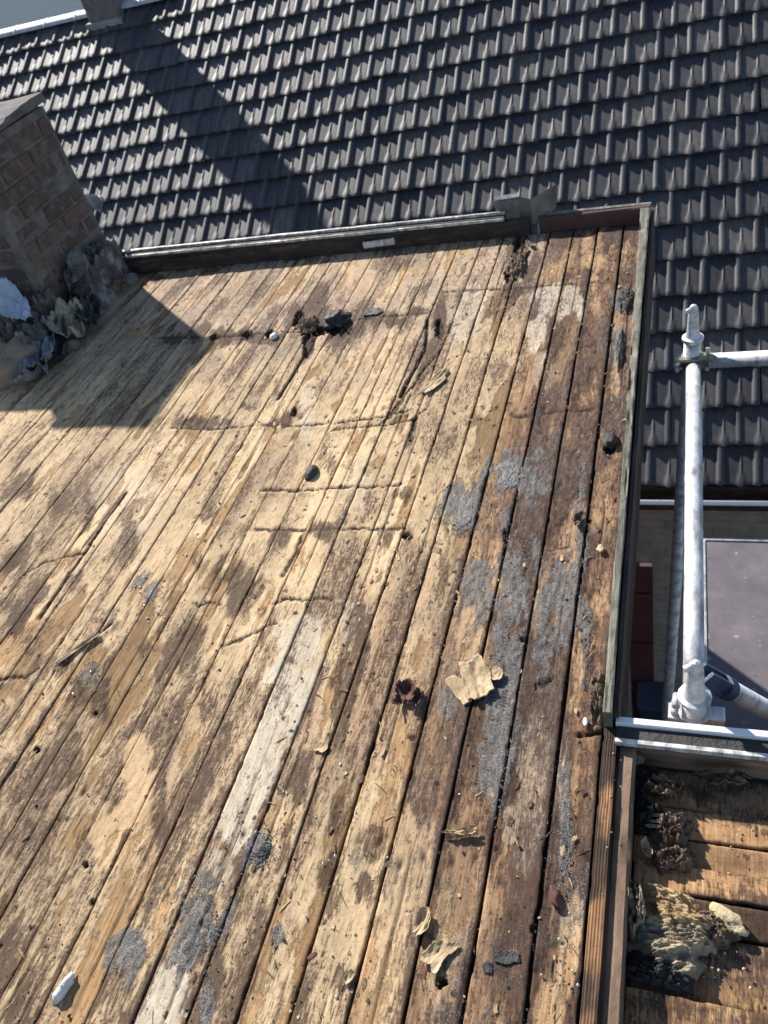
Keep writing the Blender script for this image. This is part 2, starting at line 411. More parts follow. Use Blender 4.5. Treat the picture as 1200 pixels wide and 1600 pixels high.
def lump_mesh(name, rx, ry, rz, seed, amp=0.35, sub=3, freq=1.6):
    bm = bmesh.new(); bmesh.ops.create_icosphere(bm, subdivisions=sub, radius=1.0)
    for v in bm.verts:
        c = v.co.copy()
        x = fbm(np.array([c.x * freq + seed]), np.array([c.y * freq + c.z * 1.3]), seed, 4)[0]
        y = fbm(np.array([c.z * freq + seed * 2]), np.array([c.x * freq - c.y]), seed + 5, 4)[0]
        k = 1 + (x + y - 1) * 2 * amp
        v.co = Vector((c.x * rx * k, c.y * ry * k, max(c.z * rz * k, -rz * 0.35)))
    me = bpy.data.meshes.new(name); bm.to_mesh(me); bm.free()
    me.polygons.foreach_set('use_smooth', [True] * len(me.polygons))
    return me


def lump(name, loc, rx, ry, rz, mat, seed, rot=0, parent=None, **k):
    o = link(name, lump_mesh(name, rx, ry, rz, seed, **k), mat, parent)
    o.location = loc; o.rotation_euler = (0, 0, rot); return o


def sheet(name, loc, sx, sy, mat, seed, rot=0, amp=0.02, curl=0.0, rag=0.35, thick=0.002, n=40, tilt=(0, 0), parent=None, freq=3.0, ridge=0.0, flat=1.0):
    """a torn, crumpled scrap: ragged outline, folds, curled rim and real thickness"""
    g = np.linspace(-1, 1, n); X, Y = np.meshgrid(g, g)
    ang = np.arctan2(Y, X); r = np.maximum(np.abs(X), np.abs(Y)) * 0.5 + np.hypot(X, Y) * 0.5
    lim = 0.86 - rag * (fbm(np.cos(ang) * 1.2 + 9 + seed, np.sin(ang) * 1.2 + 4, seed, 4, 0.42) - 0.32) * 1.7
    keep = r < lim
    f1 = fbm(X * freq + seed, Y * freq * 0.6, seed + 3, 4) - 0.5
    f2 = np.abs(fbm(X * freq * 0.8 + Y * 1.1 + seed, Y * 0.9 - X, seed + 8, 3) - 0.5)
    Z = amp * (f1 * 1.6 + (0.5 - f2 * 3) * ridge) + curl * np.clip(r / np.maximum(lim, 0.2), 0, 1.2) ** 3 * (0.4 + fbm(np.cos(ang) + 3, np.sin(ang) + seed, seed + 2, 2))
    Z = (Z - Z[keep].min()) * flat + 0.001
    Z = Z + (X * tilt[0] * sx + Y * tilt[1] * sy)
    Z = Z - min(0, Z[keep].min()) + 0.001
    V = np.stack([X * sx, Y * sy, Z], -1).reshape(-1, 3)
    F = grid_faces(n, n); kf = keep.ravel()[F].all(1); F = F[kf]
    # relax outline a little: jitter rim verts
    used = np.unique(F); mp = -np.ones(len(V), int); mp[used] = np.arange(len(used)); V = V[used]; F = mp[F]
    V[:, 0] += (rng.random(len(V)) - 0.5) * sx / n * 0.5; V[:, 1] += (rng.random(len(V)) - 0.5) * sy / n * 0.5
    nv = len(V); B = V.copy(); B[:, 2] -= thick
    E = {}
    for q in F:
        for a, b in zip(q, np.roll(q, -1)):
            E[(a, b)] = E.get((a, b), 0) + 1
    rim = [(a, b) for (a, b) in E if (b, a) not in E]
    S = np.array([(b, a, a + nv, b + nv) for a, b in rim])
    FF = np.concatenate([F, F[:, ::-1] + nv, S])
    me = np_mesh(name, np.concatenate([V, B]), FF, True)
    o = link(name, me, mat, parent); o.location = loc; o.rotation_euler = (0, 0, rot)
    return o


def mound(name, loc, sx, sy, hgt, mat, seed, rot=0, parent=None, n=70, fx=4.0, fy=9.0, rag=0.5, ridge=0.8):
    """a matted heap that thins out to nothing at its rim: ridged fibres running along its x"""
    g = np.linspace(-1.05, 1.05, n); X, Y = np.meshgrid(g, g)
    wx = X + 0.25 * (fbm(X * 2 + seed, Y * 2, seed + 1, 3) - 0.5); wy = Y + 0.35 * (fbm(X * 2 + 7, Y * 2 + seed, seed + 2, 3) - 0.5)
    r = np.hypot(X, Y) + rag * (fbm(X * 2.4 + seed * 3, Y * 2.4, seed + 3, 4) - 0.5) * 2
    fall = 1 - ss(0.45, 0.95, r)
    rd = 1 - np.abs(fbm(wx * fx, wy * fy + seed, seed + 4, 4) - 0.5) * 4
    lo = fbm(wx * 2.2 + 3, wy * 2.6, seed + 5, 4)
    Z = fall * hgt * (0.25 + 0.9 * lo + ridge * 0.4 * np.clip(rd, -0.5, 1)) - 0.002
    keep = fall > 0.02
    V = np.stack([X * sx, Y * sy, Z], -1).reshape(-1, 3)
    V[:, 0] += (rng.random(len(V)) - 0.5) * sx / n; V[:, 1] += (rng.random(len(V)) - 0.5) * sy / n
    F = grid_faces(n, n); F = F[keep.ravel()[F].any(1)]
    used = np.unique(F); mp = -np.ones(len(V), int); mp[used] = np.arange(len(used))
    o = link(name, np_mesh(name, V[used], mp[F], True), mat, parent); o.location = loc; o.rotation_euler = (0, 0, rot)
    return o


# ------------------------------------------------------------------ ground
g = box('ground', -500, 500, -500, 500, -6.2, -6.0, M['paving']); tag(g, kind='structure')

# ------------------------------------------------------------------ stripped flat roof
FAR = 3.27
GAPS = [-0.221, -0.321, -0.417, -0.513, -0.613, -0.710, -0.799, -0.899, -0.993, -1.090]
while GAPS[-1] > -3.75: GAPS.append(GAPS[-1] - 0.0965 + (rnd.random() - 0.5) * 0.006)


def ell(px, py, rx, ry):
    """an elliptical mark on the deck: centre, half axes"""
    c = pt(px, py)[:2]; a = pt(px + rx, py)[:2] - c; b = pt(px, py + ry)[:2] - c
    return c, np.linalg.inv(np.stack([a, b], 1))


def emask(u, v, E, nz, s=0.45, soft=0.35):
    c, Mi = E; du = u - c[0]; dv = v - c[1]
    r = np.hypot(Mi[0, 0] * du + Mi[0, 1] * dv, Mi[1, 0] * du + Mi[1, 1] * dv)
    return 1 - ss(1 - soft, 1 + soft, r + (nz - 0.5) * 2 * s)


GRIT = [(800, 738, 50, 34, 1), (725, 790, 28, 45, 0.8), (745, 915, 30, 50, 0.8), (805, 915, 34, 75, 1), (868, 930, 38, 70, 1), (790, 1030, 22, 75, 1),
        (775, 1110, 24, 60, 0.95), (768, 1200, 26, 60, 0.8), (908, 830, 9, 120, 0.9), (914, 1000, 8, 120, 0.9), (884, 1270, 10, 120, 0.8), (835, 860, 20, 30, .7),
        (410, 1328, 26, 26, 1), (305, 1435, 38, 62, 1), (322, 1375, 26, 20, 0.8), (198, 1488, 32, 34, 0.85), (172, 1472, 22, 22, 0.7), (440, 1460, 17, 22, 0.8),
        (320, 1570, 14, 50, 0.8), (232, 920, 20, 24, 0.75), (178, 975, 12, 26, 0.5), (140, 1052, 20, 20, 0.6), (975, 470, 22, 26, 0.9), (968, 530, 8, 22, 0.8),
        (560, 1340, 16, 18, 0.5), (870, 1000, 14, 22, 0.5), (640, 1100, 30, 40, 0.0), (700, 1100, 22, 40, .6), (790, 820, 12, 40, .6)]
GRIT = [(*ell(a, b, c, d), e) for a, b, c, d, e in GRIT]
PALE = [(445, 1090, 46, 75, 1), (405, 1190, 38, 75, 1), (372, 1280, 34, 60, 1), (470, 1000, 40, 45, 0.8), (255, 1550, 40, 50, 1), (240, 1600, 38, 50, 1), (345, 1350, 22, 30, 0.6),
        (870, 475, 42, 26, 0.85), (842, 525, 20, 40, 0.8), (848, 580, 16, 50, 0.5), (515, 1130, 18, 26, 0.5), (545, 970, 16, 30, 0.5), (480, 645, 14, 50, 0.5), (560, 760, 20, 40, .35),
        (720, 500, 22, 40, 0.5), (740, 465, 30, 20, 0.5), (190, 780, 60, 70, 0.35), (845, 1190, 34, 70, 0.55), (820, 1290, 40, 60, 0.55)]
PALE = [(*ell(a, b, c, d), e) for a, b, c, d, e in PALE]
FRESH = [(215, 1230, 26, 90, 1), (170, 1310, 20, 60, .8), (885, 1480, 20, 95, 1), (865, 1580, 22, 60, 1), (770, 915, 26, 30, .8), (735, 975, 26, 70, .7), (925, 395, 16, 30, .6),
         (645, 1350, 30, 100, .6), (585, 1480, 30, 90, .6), (680, 1500, 30, 100, .5), (300, 1130, 16, 60, .5), (965, 580, 8, 50, .8), (560, 420, 26, 50, .5), (700, 360, 30, 60, .35)]
FRESH = [(*ell(a, b, c, d), e) for a, b, c, d, e in FRESH]
DARK = [(40, 760, 24, 50, .8), (95, 790, 14, 40, .8), (140, 800, 10, 40, .8), (25, 870, 26, 40, .8), (70, 920, 18, 30, .8), (30, 960, 24, 30, .9), (120, 905, 16, 18, .7), (200, 860, 26, 26, .6), (205, 830, 14, 40, .8), (310, 860, 20, 26, .7), (330, 790, 16, 22, .6), (440, 830, 18, 16, .8), (500, 840, 22, 14, .8), (530, 830, 14, 20, .7), (600, 850, 14, 26, .8), (620, 780, 16, 12, .8), (250, 730, 20, 30, .5), (350, 740, 16, 40, .5), (420, 700, 14, 30, .5), (520, 710, 14, 26, .6), (570, 800, 12, 26, .6), (160, 1080, 14, 40, .8), (110, 1110, 20, 30, .8), (230, 1010, 14, 20, .7), (685, 512, 13, 24, 1.15), (285, 522, 18, 7, 1.2), (335, 525, 12, 8, 1.2), (385, 521, 14, 8, 1.2), (432, 519, 18, 8, 1.2), (305, 655, 22, 7, 1.1), (365, 652, 14, 7, 1.1), (430, 655, 12, 8, 1.1), (460, 640, 10, 12, 1.1), (540, 500, 50, 16, 1.2), (490, 490, 34, 26, 1.2), (620, 495, 40, 8, 1.1), (805, 430, 20, 40, 1.1), (535, 1130, 20, 110, .8), (470, 1250, 26, 80, .9), (440, 1340, 22, 60, .8), (260, 1290, 28, 110, .9), (290, 1010, 40, 70, .8), (330, 1100, 20, 40, .6), (380, 900, 26, 60, .9),
        (560, 1000, 16, 60, .9), (585, 1130, 14, 50, .6), (150, 1300, 14, 20, .6), (100, 1170, 30, 60, .7), (60, 1300, 40, 60, .6), (20, 1490, 40, 90, .9), (90, 1470, 26, 60, .6),
        (760, 1230, 34, 80, .7), (815, 400, 26, 50, .9), (780, 480, 26, 30, .6), (910, 590, 24, 30, .8), (870, 500, 14, 14, .0), (600, 1295, 24, 26, .7), (640, 1280, 14, 16, .8),
        (330, 1540, 22, 60, .9), (300, 1590, 22, 40, .9), (520, 1270, 14, 50, .8), (510, 1370, 24, 40, .8), (580, 1370, 12, 22, .9), (540, 1510, 12, 24, .8), (585, 1470, 10, 16, .9),
        (660, 1510, 16, 30, .8), (685, 1535, 18, 24, 1), (785, 1495, 34, 20, .7), (850, 1420, 14, 130, .9), (905, 1310, 18, 130, .75), (890, 1180, 16, 60, .6), (880, 1060, 24, 26, .6),
        (840, 1050, 20, 26, .6), (915, 690, 24, 60, .6), (700, 890, 14, 60, .6), (690, 980, 14, 26, .6), (640, 870, 18, 40, .5), (675, 700, 26, 40, .5), (250, 1400, 20, 50, .4),
        (480, 500, 50, 30, .8), (530, 500, 60, 26, .8), (590, 490, 40, 14, .8), (340, 520, 90, 12, .9), (410, 525, 40, 10, .9), (350, 655, 70, 10, .8), (120, 770, 20, 40, .5), (60, 800, 40, 50, .4),
        (60, 990, 40, 40, .5), (50, 1000, 20, 20, .6), (170, 905, 26, 26, .3), (90, 1035, 40, 20, .6), (425, 1470, 10, 30, .6), (930, 760, 16, 70, .5), (215, 1420, 20, 30, .7), (180, 1540, 30, 60, .6),
        (740, 1160, 24, 30, .6), (760, 820, 16, 50, .5), (410, 395, 240, 12, .7), (700, 378, 130, 10, .6), (280, 425, 80, 10, .7), (940, 900, 20, 100, .4), (620, 1225, 14, 20, .5), (560, 1195, 16, 12, .4)]  # long thin bands paint the shadow at the foot of the far upstand
DARK = [(*ell(a, b, c, d), e) for a, b, c, d, e in DARK]
HOLES = [(*ell(a, b, c, d), e) for a, b, c, d, e in [(505, 515, 34, 9, 1), (468, 500, 9, 14, 1), (482, 535, 8, 22, 1), (385, 523, 9, 5, 1), (335, 527, 7, 4, .9), (420, 522, 8, 5, 1), (686, 515, 7, 16, 1), (812, 405, 9, 30, .9), (800, 432, 12, 8, .9), (460, 642, 4, 10, .8), (952, 700, 7, 6, .9), (790, 838, 4, 10, .9), (637, 838, 8, 5, .8), (820, 1000, 6, 3, .9), (690, 1536, 10, 7, .9), (834, 1452, 4, 6, .9), (150, 1115, 4, 4, .9), (58, 1172, 5, 4, .9), (135, 1352, 4, 6, .8), (145, 1410, 6, 6, .8)]]
CLEAN = [(*ell(a, b, c, d), e) for a, b, c, d, e in [(585, 1430, 110, 260, 1), (690, 1450, 90, 200, .9), (520, 760, 120, 100, .55), (250, 830, 120, 90, .3), (430, 1000, 90, 80, .4)]]


def seg_d(u, v, a, b):
    ax, ay = a; bx, by = b; dx, dy = bx - ax, by - ay
    t = np.clip(((u - ax) * dx + (v - ay) * dy) / (dx * dx + dy * dy), 0, 1)
    return np.hypot(u - ax - t * dx, v - ay - t * dy), t


def line(*pp): return [tuple(pt(*p)[:2]) for p in pp]


# torn edges of the felt paper that run across the boards (polyline, groove depth, lip height)
SEAMS = [(line((268, 668), (330, 672), (410, 664), (470, 666), (540, 660), (600, 652), (645, 640)), 0.006, 0.007),
         (line((250, 528), (330, 528), (400, 522), (470, 518), (545, 502), (610, 494), (670, 490)), 0.010, 0.004),
         (line((690, 456), (760, 452), (830, 450), (890, 444), (955, 440)), 0.004, 0.002),
         (line((410, 766), (470, 768), (530, 762), (580, 762), (625, 757)), 0.006, 0.005),
         (line((430, 940), (470, 937), (520, 936)), 0.005, 0.003),
         (line((400, 828), (470, 828), (600, 826), (630, 826)), 0.003, 0.002),
         (line((30, 905), (70, 880), (110, 868), (130, 865)), 0.005, 0.004),
         (line((90, 1040), (130, 1010), (175, 975)), 0.008, 0.009), (line((0, 1060), (40, 1058), (60, 1045)), 0.006, 0.004),
         (line((805, 651), (833, 651)), 0.007, 0.003), (line((350, 1010), (400, 990), (430, 975)), 0.004, 0.003),
         (line((560, 900), (600, 880), (640, 872)), 0.0, 0.0), (line((850, 645), (930, 640)), 0.005, 0.002), (line((300, 943), (345, 945)), 0.005, 0.004),
         (line((640, 1150), (650, 1152)), 0.004, 0.003), (line((905, 1148), (950, 1142), (965, 1147)), 0.012, 0.0), (line((600, 660), (690, 545)), 0.006, 0.006),
         (line((610, 655), (665, 575)), 0.004, 0.005), (line((520, 672), (600, 664), (650, 655)), 0.004, 0.004), (line((640, 690), (650, 650), (665, 640)), 0.006, 0.004),
         (line((440, 900), (465, 860), (470, 840)), 0.004, 0.002), (line((140, 850), (172, 803), (196, 770)), 0.011, 0.0),
         (line((62, 965), (108, 898), (142, 850)), 0.008, 0.0), (line((492, 528), (462, 578), (434, 624)), 0.011, 0.0), (line((625, 620), (665, 545), (668, 500)), 0.012, 0.0),
         (line((230, 1600), (290, 1520), (310, 1500)), 0.0, 0.0), (line((840, 1075), (870, 1060)), 0.006, 0.003), (line((705, 1310), (745, 1300)), .004, .003)]
NAILV = [pt(720, 642)[1], pt(780, 500)[1], 0.62]


def deck_surface(u, v, pid, t):
    """height, colour and wear of the stripped boards at deck position (u,v); t runs 0..1 across one board"""
    q = pid * 7.31
    right = ss(-0.62, -0.40, u + 0.10 * (fbm(u * 3, v * 1.5, 31, 3) - 0.5))
    near = 1 - ss(0.75, 1.35, v + 0.45 * (fbm(u * 2.5, v * 2.5, 32, 3) - 0.5) + 0.25 * (u + 1.0))
    far = ss(2.0, 2.9, v + 0.5 * (fbm(u * 2, v * 2, 33, 3) - 0.5))
    mid = np.clip(1 - near - right, 0, 1)
    def con(x, k=2.3): return np.clip((x - 0.5) * k + 0.5, 0, 1)
    nA = con(fbm(u * 16 + q, v * 2.6, 1, 5), 2.0)            # long streaks, broken at each board
    nB = con(fbm(u * 40 + q * .3, v * 9, 2, 5), 2.0)        # blotches
    nC = con(fbm(u * 120, v * 60, 3, 4), 1.8)                # specks
    nE = con(0.4 * fbm(u * 8, v * 5, 5, 5) + 0.6 * fbm(u * 9 + q * 1.7, v * 3.4 + q, 15, 5), 3.0)     # patches, mostly kept to one board
    nF = con(0.5 * fbm(u * 3.1, v * 2.3, 6, 4) + 0.5 * fbm(u * 5 + q, v * 1.7 + q * 2.1, 16, 4), 3.0)
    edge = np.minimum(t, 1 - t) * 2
    tone = _h(np.asarray(pid, float), np.floor(v * 0.45 + pid * 0.37), 71)
    # ---- felt paper left on the wood
    pv = 0.40 * nE + 0.32 * nA + 0.28 * nB
    cover = 0.52 + 0.20 * mid + 0.10 * near - 0.12 * right
    papp = pv - (1 - cover) - 0.06 * (1 - ss(0.0, 0.25, edge)); paper = ss(-0.05, 0.08, papp)
    # ---- colours
    wood = (np.array([0.52, 0.355, 0.190])[None] * (1 - 0.6 * right[:, None]) + np.array([0.40, 0.285, 0.195])[None] * 0.6 * right[:, None]) * (0.68 + 0.5 * tone)[:, None] * (0.72 + 0.5 * nA)[:, None]
    tan = np.array([0.56, 0.415, 0.245])[None] * (0.78 + 0.40 * nB)[:, None] * (0.88 + 0.24 * tone)[:, None]
    pink = np.array([0.46, 0.345, 0.24])[None] * (0.72 + 0.5 * nB)[:, None]
    k = ss(0.2, 0.8, far * 0.75 + 0.55 * (nE - 0.45) + 0.25 * (nF - 0.5))[:, None]
    tan = tan * (1 - k) + pink * k
    purp = np.array([0.17, 0.102, 0.076])[None] * (0.6 + 0.8 * nB)[:, None]
    col = wood * (1 - paper[:, None]) + tan * paper[:, None]
    pr = ss(0.42, 0.72, 0.45 * nE + 0.35 * nB + 0.20 * nA + 0.12 * right + 0.02 * near + 0.05 * (nF - .5)) * (0.30 + 0.55 * right + 0.10 * near)
    cl = np.zeros_like(u)
    for c, Mi, e in CLEAN: cl = np.maximum(cl, e * emask(u, v, (c, Mi), nE, 0.5, 0.5))
    pr = np.clip(pr * (1 - 0.75 * cl), 0, 0.92)[:, None]
    col = col * (1 - pr) + purp * pr
    rust = (ss(0.68, 0.88, nF * .5 + nB * .5 + .06 * right) * 0.28)[:, None]
    col = col * (1 - rust) + np.array([0.36, 0.18, 0.085]) * rust
    # dark rot streaks and mould: a potential the material breaks up
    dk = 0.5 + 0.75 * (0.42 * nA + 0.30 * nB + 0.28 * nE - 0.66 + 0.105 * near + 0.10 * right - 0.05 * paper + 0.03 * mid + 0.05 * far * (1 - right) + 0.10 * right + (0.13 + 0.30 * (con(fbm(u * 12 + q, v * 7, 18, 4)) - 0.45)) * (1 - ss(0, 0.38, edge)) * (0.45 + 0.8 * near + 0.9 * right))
    dk = dk - 0.22 * cl
    # hand-size marks seen on the roof, plus painted shade along the far upstand's foot
    w1 = con(fbm(u * 34, v * 9, 6, 5), 2.0); w2 = 0.5 * w1 + 0.5 * nB
    vb = v + (_h(np.asarray(pid, float), np.asarray(pid, float) * 0 + 4, 17) - 0.5) * 0.05 * (1 + v)      # dark marks stop and start at the joints
    w3 = 0.45 * w2 + 0.55 * con(fbm(u * 30 + q * 2.3, v * 4.5 + q, 19, 4), 2.2)
    for c, Mi, e in DARK:
        if e > 0: dk = np.maximum(dk, 0.20 + (0.60 * e) * emask(u, vb, (c, Mi), w3, 1.0, 0.65))
    fr = np.zeros_like(u); pl = np.zeros_like(u); gr = np.zeros_like(u)
    for c, Mi, e in FRESH: fr = np.maximum(fr, e * emask(u, v, (c, Mi), w2, 0.7, 0.25))
    for c, Mi, e in PALE: pl = np.maximum(pl, e * emask(u, v, (c, Mi), w2, 0.6, 0.2))
    for c, Mi, e in GRIT:
        if e > 0: gr = np.maximum(gr, 1.05 * e * emask(u, v, (c, Mi), 0.7 * w1 + 0.3 * nC, 0.95, 0.6))
    gr = np.maximum(gr, (0.32 + 0.30 * (nE - 0.5) + 0.2 * (nC - .5)) * ss(-0.75, -0.35, u))
    gr = np.maximum(gr, (0.18 + 0.30 * (nE - 0.5)) * near)
    # one board keeps its cream coat inside its own edges
    onb = ((u > -0.899) & (u < -0.799)) | (v > 0.97) | (u > -0.7)
    pl = pl * np.where(onb, 1.0, 0.10)
    dk = dk * (1 - 0.55 * fr) - 0.15 * pl
    fcol = np.array([0.54, 0.375, 0.21])[None] * (0.85 + 0.3 * nA)[:, None]
    col = col * (1 - 0.85 * fr[:, None]) + fcol * 0.85 * fr[:, None]
    pcol = np.array([0.56, 0.485, 0.37])[None] * (0.9 + 0.2 * nB)[:, None]
    col = col * (1 - 0.92 * pl[:, None]) + pcol * 0.92 * pl[:, None]
    # splits along the grain
    crk = np.zeros_like(u)
    for j in range(2):
        tc = 0.2 + 0.6 * _h(np.asarray(pid, float), np.asarray(pid, float) * 0 + j, 91) + 0.10 * (fbm(v * 5 + q, u * 0 + j, 92, 3) - 0.5)
        act = ss(0.60, 0.67, fbm(v * 1.7 + q * 3.1, u * 0 + j * 4.4, 93, 2))
        crk = np.maximum(crk, np.exp(-((t - tc) * 0.0965 / 0.0022) ** 2) * act)
    col = col * (1 - 0.85 * crk[:, None]) + np.array([0.02, 0.013, 0.01]) * 0.85 * crk[:, None]
    # ---- relief
    h = -0.004 * crk + 0.0010 * paper + 0.0020 * (nE - 0.5) + 0.0007 * (nB - 0.5)
    h = h - 0.0008 * ss(0.4, 0.6, dk) + 0.0042 * ss(0.35, 0.7, gr) * nC - 0.0012 * fr
    h = h + 0.0025 * (4 * (t - 0.5) ** 2) * (0.4 + right)          # cupping
    for c, Mi, e in HOLES:
        hm = e * emask(u, v, (c, Mi), 0.6 * w1 + 0.4 * nC, 0.7, 0.12)
        h = h - 0.017 * hm; col = col * (1 - 0.93 * hm[:, None]) + np.array([0.012, 0.009, 0.008]) * 0.93 * hm[:, None]; dk = np.maximum(dk, 0.9 * hm); gr = gr * (1 - hm); pl = pl * (1 - hm); papp = papp - 0.5 * hm
    wob = (fbm(u * 60, v * 60, 41, 4, 0.7) - 0.5) * 0.026
    wob2 = (fbm(u * 60 + 7, v * 60, 42, 4, 0.7) - 0.5) * 0.026
    for P, gd, lp in SEAMS:
        if gd == 0: continue
        xs = [p[0] for p in P]; ys = [p[1] for p in P]
        sel = (u > min(xs) - 0.06) & (u < max(xs) + 0.06) & (v > min(ys) - 0.06) & (v < max(ys) + 0.06)
        if not sel.any(): continue
        wk = 0.25 if gd >= 0.008 else 1.0
        uu = (u + wk * wob)[sel]; vv = (v + wk * wob2)[sel]; best = np.full(uu.shape, 9.0); sg = np.zeros(uu.shape)
        for a, b in zip(P[:-1], P[1:]):
            d, _ = seg_d(uu, vv, a, b); up = d < best; best = np.where(up, d, best)
            yy = a[1] + (b[1] - a[1]) * (uu - a[0]) / (b[0] - a[0] + 1e-6)
            sg = np.where(up, np.sign(vv - yy), sg)
        wv = 0.35 + 1.1 * fbm(uu * 18, vv * 18, 43, 2)
        gv = np.exp(-(best / (0.0060 * wv)) ** 2)
        h[sel] += -gd * gv + 0.55 * lp * np.exp(-((best - 0.013) / 0.010) ** 2) * (sg < 0) * wv
        col[sel] = col[sel] * (1 - 0.95 * gv[:, None]) + np.array([0.02, 0.014, 0.011]) * 0.95 * gv[:, None]; dk[sel] = np.maximum(dk[sel], 0.8 * gv)
    # nails with rust marks
    for nv in NAILV:
        for s_ in (0.28, 0.72):
            jit = (_h(np.asarray(pid, float) + 2, np.asarray(pid, float) * 0 + s_ * 10, 5) - 0.5) * 0.05
            d = np.hypot((t - s_ - jit) * 0.0965, (v - nv - jit) * 0.5)
            ml = np.exp(-(d / 0.006) ** 2) * (_h(np.asarray(pid, float), np.asarray(pid, float) * 0 + int(nv * 10 + s_ * 5), 8) > 0.55)
            h -= 0.004 * ml; col = col * (1 - 0.85 * ml[:, None]) + np.array([0.03, 0.02, 0.017]) * 0.85 * ml[:, None]
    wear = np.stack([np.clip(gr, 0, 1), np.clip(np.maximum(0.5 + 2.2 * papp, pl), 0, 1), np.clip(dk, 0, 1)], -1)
    return h, np.clip(col, 0.004, 0.9), wear


def plank_object(name, parent, a0, a1, along, surf, pid, gap0, gap1, swap=False, nu=30, z=0.0, thick=0.018, mat=None, seed=0, tiltz=0.0, dirt=0.6):
    """one board: a0..a1 across, list of stations along; ragged edges, real sides"""
    tin = np.concatenate([[0, 0], np.linspace(0.0, 1, nu)[1:-1], [1, 1]])
    tin[2] = 0.014; tin[-3] = 0.986
    drop = np.zeros(nu + 2); drop[0] = drop[-1] = -thick; drop[1] = drop[-2] = -0.0022; drop[2] = drop[-3] = -0.0003
    A = np.asarray(along); n = len(A)
    e0 = a0 + gap0 * (0.25 + 1.1 * fbm(A * 6, np.full(n, pid * 3.7), 51 + seed, 4)) + 0.0022 * ss(0.64, 0.75, fbm(A * 24, np.full(n, pid * 1.3), 52, 3))
    e1 = a1 - gap1 * (0.25 + 1.1 * fbm(A * 6, np.full(n, pid * 3.7 + 9), 53 + seed, 4)) - 0.0022 * ss(0.64, 0.75, fbm(A * 24, np.full(n, pid * 1.3 + 5), 54, 3))
    U = e0[:, None] + (e1 - e0)[:, None] * tin[None]; Vv = np.repeat(A[:, None], nu + 2, 1); T = np.repeat(tin[None], n, 0)
    uf, vf, tf = U.ravel(), Vv.ravel(), T.ravel()
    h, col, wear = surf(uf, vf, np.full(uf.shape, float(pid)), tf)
    Z = z + h.reshape(n, -1) + drop[None] + tiltz * (tin[None] - 0.5)
    Z[:, 0] = z - thick; Z[:, -1] = z - thick
    side = np.isin(np.arange(nu + 2), [0, nu + 1])
    c3 = col.reshape(n, -1, 3); c3[:, side] = np.array([0.05, 0.03, 0.02]); 
    if swap: V = np.stack([Vv, U, Z], -1)
    else: V = np.stack([U, Vv, Z], -1)
    F = grid_faces(n, nu + 2, flip=swap)
    V = V.reshape(-1, 3); cap = []
    k = nu + 2; base = len(V)
    # end faces
    for row in (0, n - 1):
        top = np.arange(row * k, row * k + k)
        low = V[top].copy(); low[:, 2] = z - thick
        V = np.concatenate([V, low]); lo = np.arange(len(V) - k, len(V))
        q = np.stack([top[:-1], lo[:-1], lo[1:], top[1:]], 1)
        cap.append(q if (row == 0) != swap else q[:, ::-1])
    F = np.concatenate([F] + cap)
    pad = np.full((2 * k, 3), 0.08)
    me = np_mesh(name, V, F, True, {'stain': np.concatenate([c3.reshape(-1, 3), pad]), 'wear': np.concatenate([wear, np.zeros((2 * k, 3))])})
    return link(name, me, mat or M['wood'], parent)


def stations(u):
    lo = 0.10 + max(0, (-u - 1.05)) * 1.30 - 0.12
    lo = min(max(lo, -0.25), 3.0); v = [-0.25] if lo > -0.25 else []
    x = -0.25
    while x < lo - 0.08: x += 0.08; v.append(x)
    x = max(lo, -0.25)
    while x < FAR: v.append(x); x += 0.0030 * (1 + 0.75 * max(x, 0))
    v.append(FAR); return sorted(set(round(a, 5) for a in v))


roof = empty('flat_roof', (-1.6, 1.5, 0)); tag(roof, 'stripped flat roof deck of long stained tan planks in front of the tiled roof', 'roof')


def under(o, p):
    """parent o to p and keep it where it stands"""
    o.parent = p
    o.matrix_parent_inverse = Matrix.Translation(p.location).inverted() if p.rotation_euler.to_quaternion().angle == 0 else p.matrix_world.inverted()
    return o


for i in range(len(GAPS) - 1):
    a1, a0 = GAPS[i], GAPS[i + 1]
    wide = 0.0037 if i < 5 else (0.0021 if i < 9 else 0.0013)
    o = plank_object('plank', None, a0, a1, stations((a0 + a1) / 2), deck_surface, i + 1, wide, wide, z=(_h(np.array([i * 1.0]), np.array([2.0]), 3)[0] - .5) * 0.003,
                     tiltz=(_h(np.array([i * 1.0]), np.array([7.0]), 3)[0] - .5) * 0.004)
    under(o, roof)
# narrow rotten board along the right-hand verge and the grooved batten outside it
o = plank_object('verge_plank', None, -0.219, -0.137, stations(-0.2), deck_surface, 0, 0.003, 0.003, z=-0.003); under(o, roof)
under(box('underlay', -3.75, -0.125, -0.25, FAR + 0.03, -0.06, -0.021, M['underlay']), roof)


def batten_surface(u, v, pid, t):
    s = 0.5 + 0.5 * np.sin((t + 0.05 * fbm(v * 3, u * 0, 61, 2)) * 2 * np.pi * 5)
    n = fbm(u * 60, v * 6, 62, 4); n2 = fbm(u * 20, v * 9, 63, 4)
    c = np.array([0.36, 0.215, 0.12])[None] * (0.72 + 0.36 * s)[:, None] * (0.6 + 0.7 * n)[:, None]
    k = np.clip(ss(0.42, 0.58, n2) * 0.9 + ss(0.80, 0.95, v), 0, 0.93)[:, None]
    c = c * (1 - k) + np.array([0.045, 0.036, 0.034]) * k
    return -0.0014 * (1 - s) - 0.003 * n2, c, np.stack([0 * u, 0 * u, 0 * u + 0.12], -1)


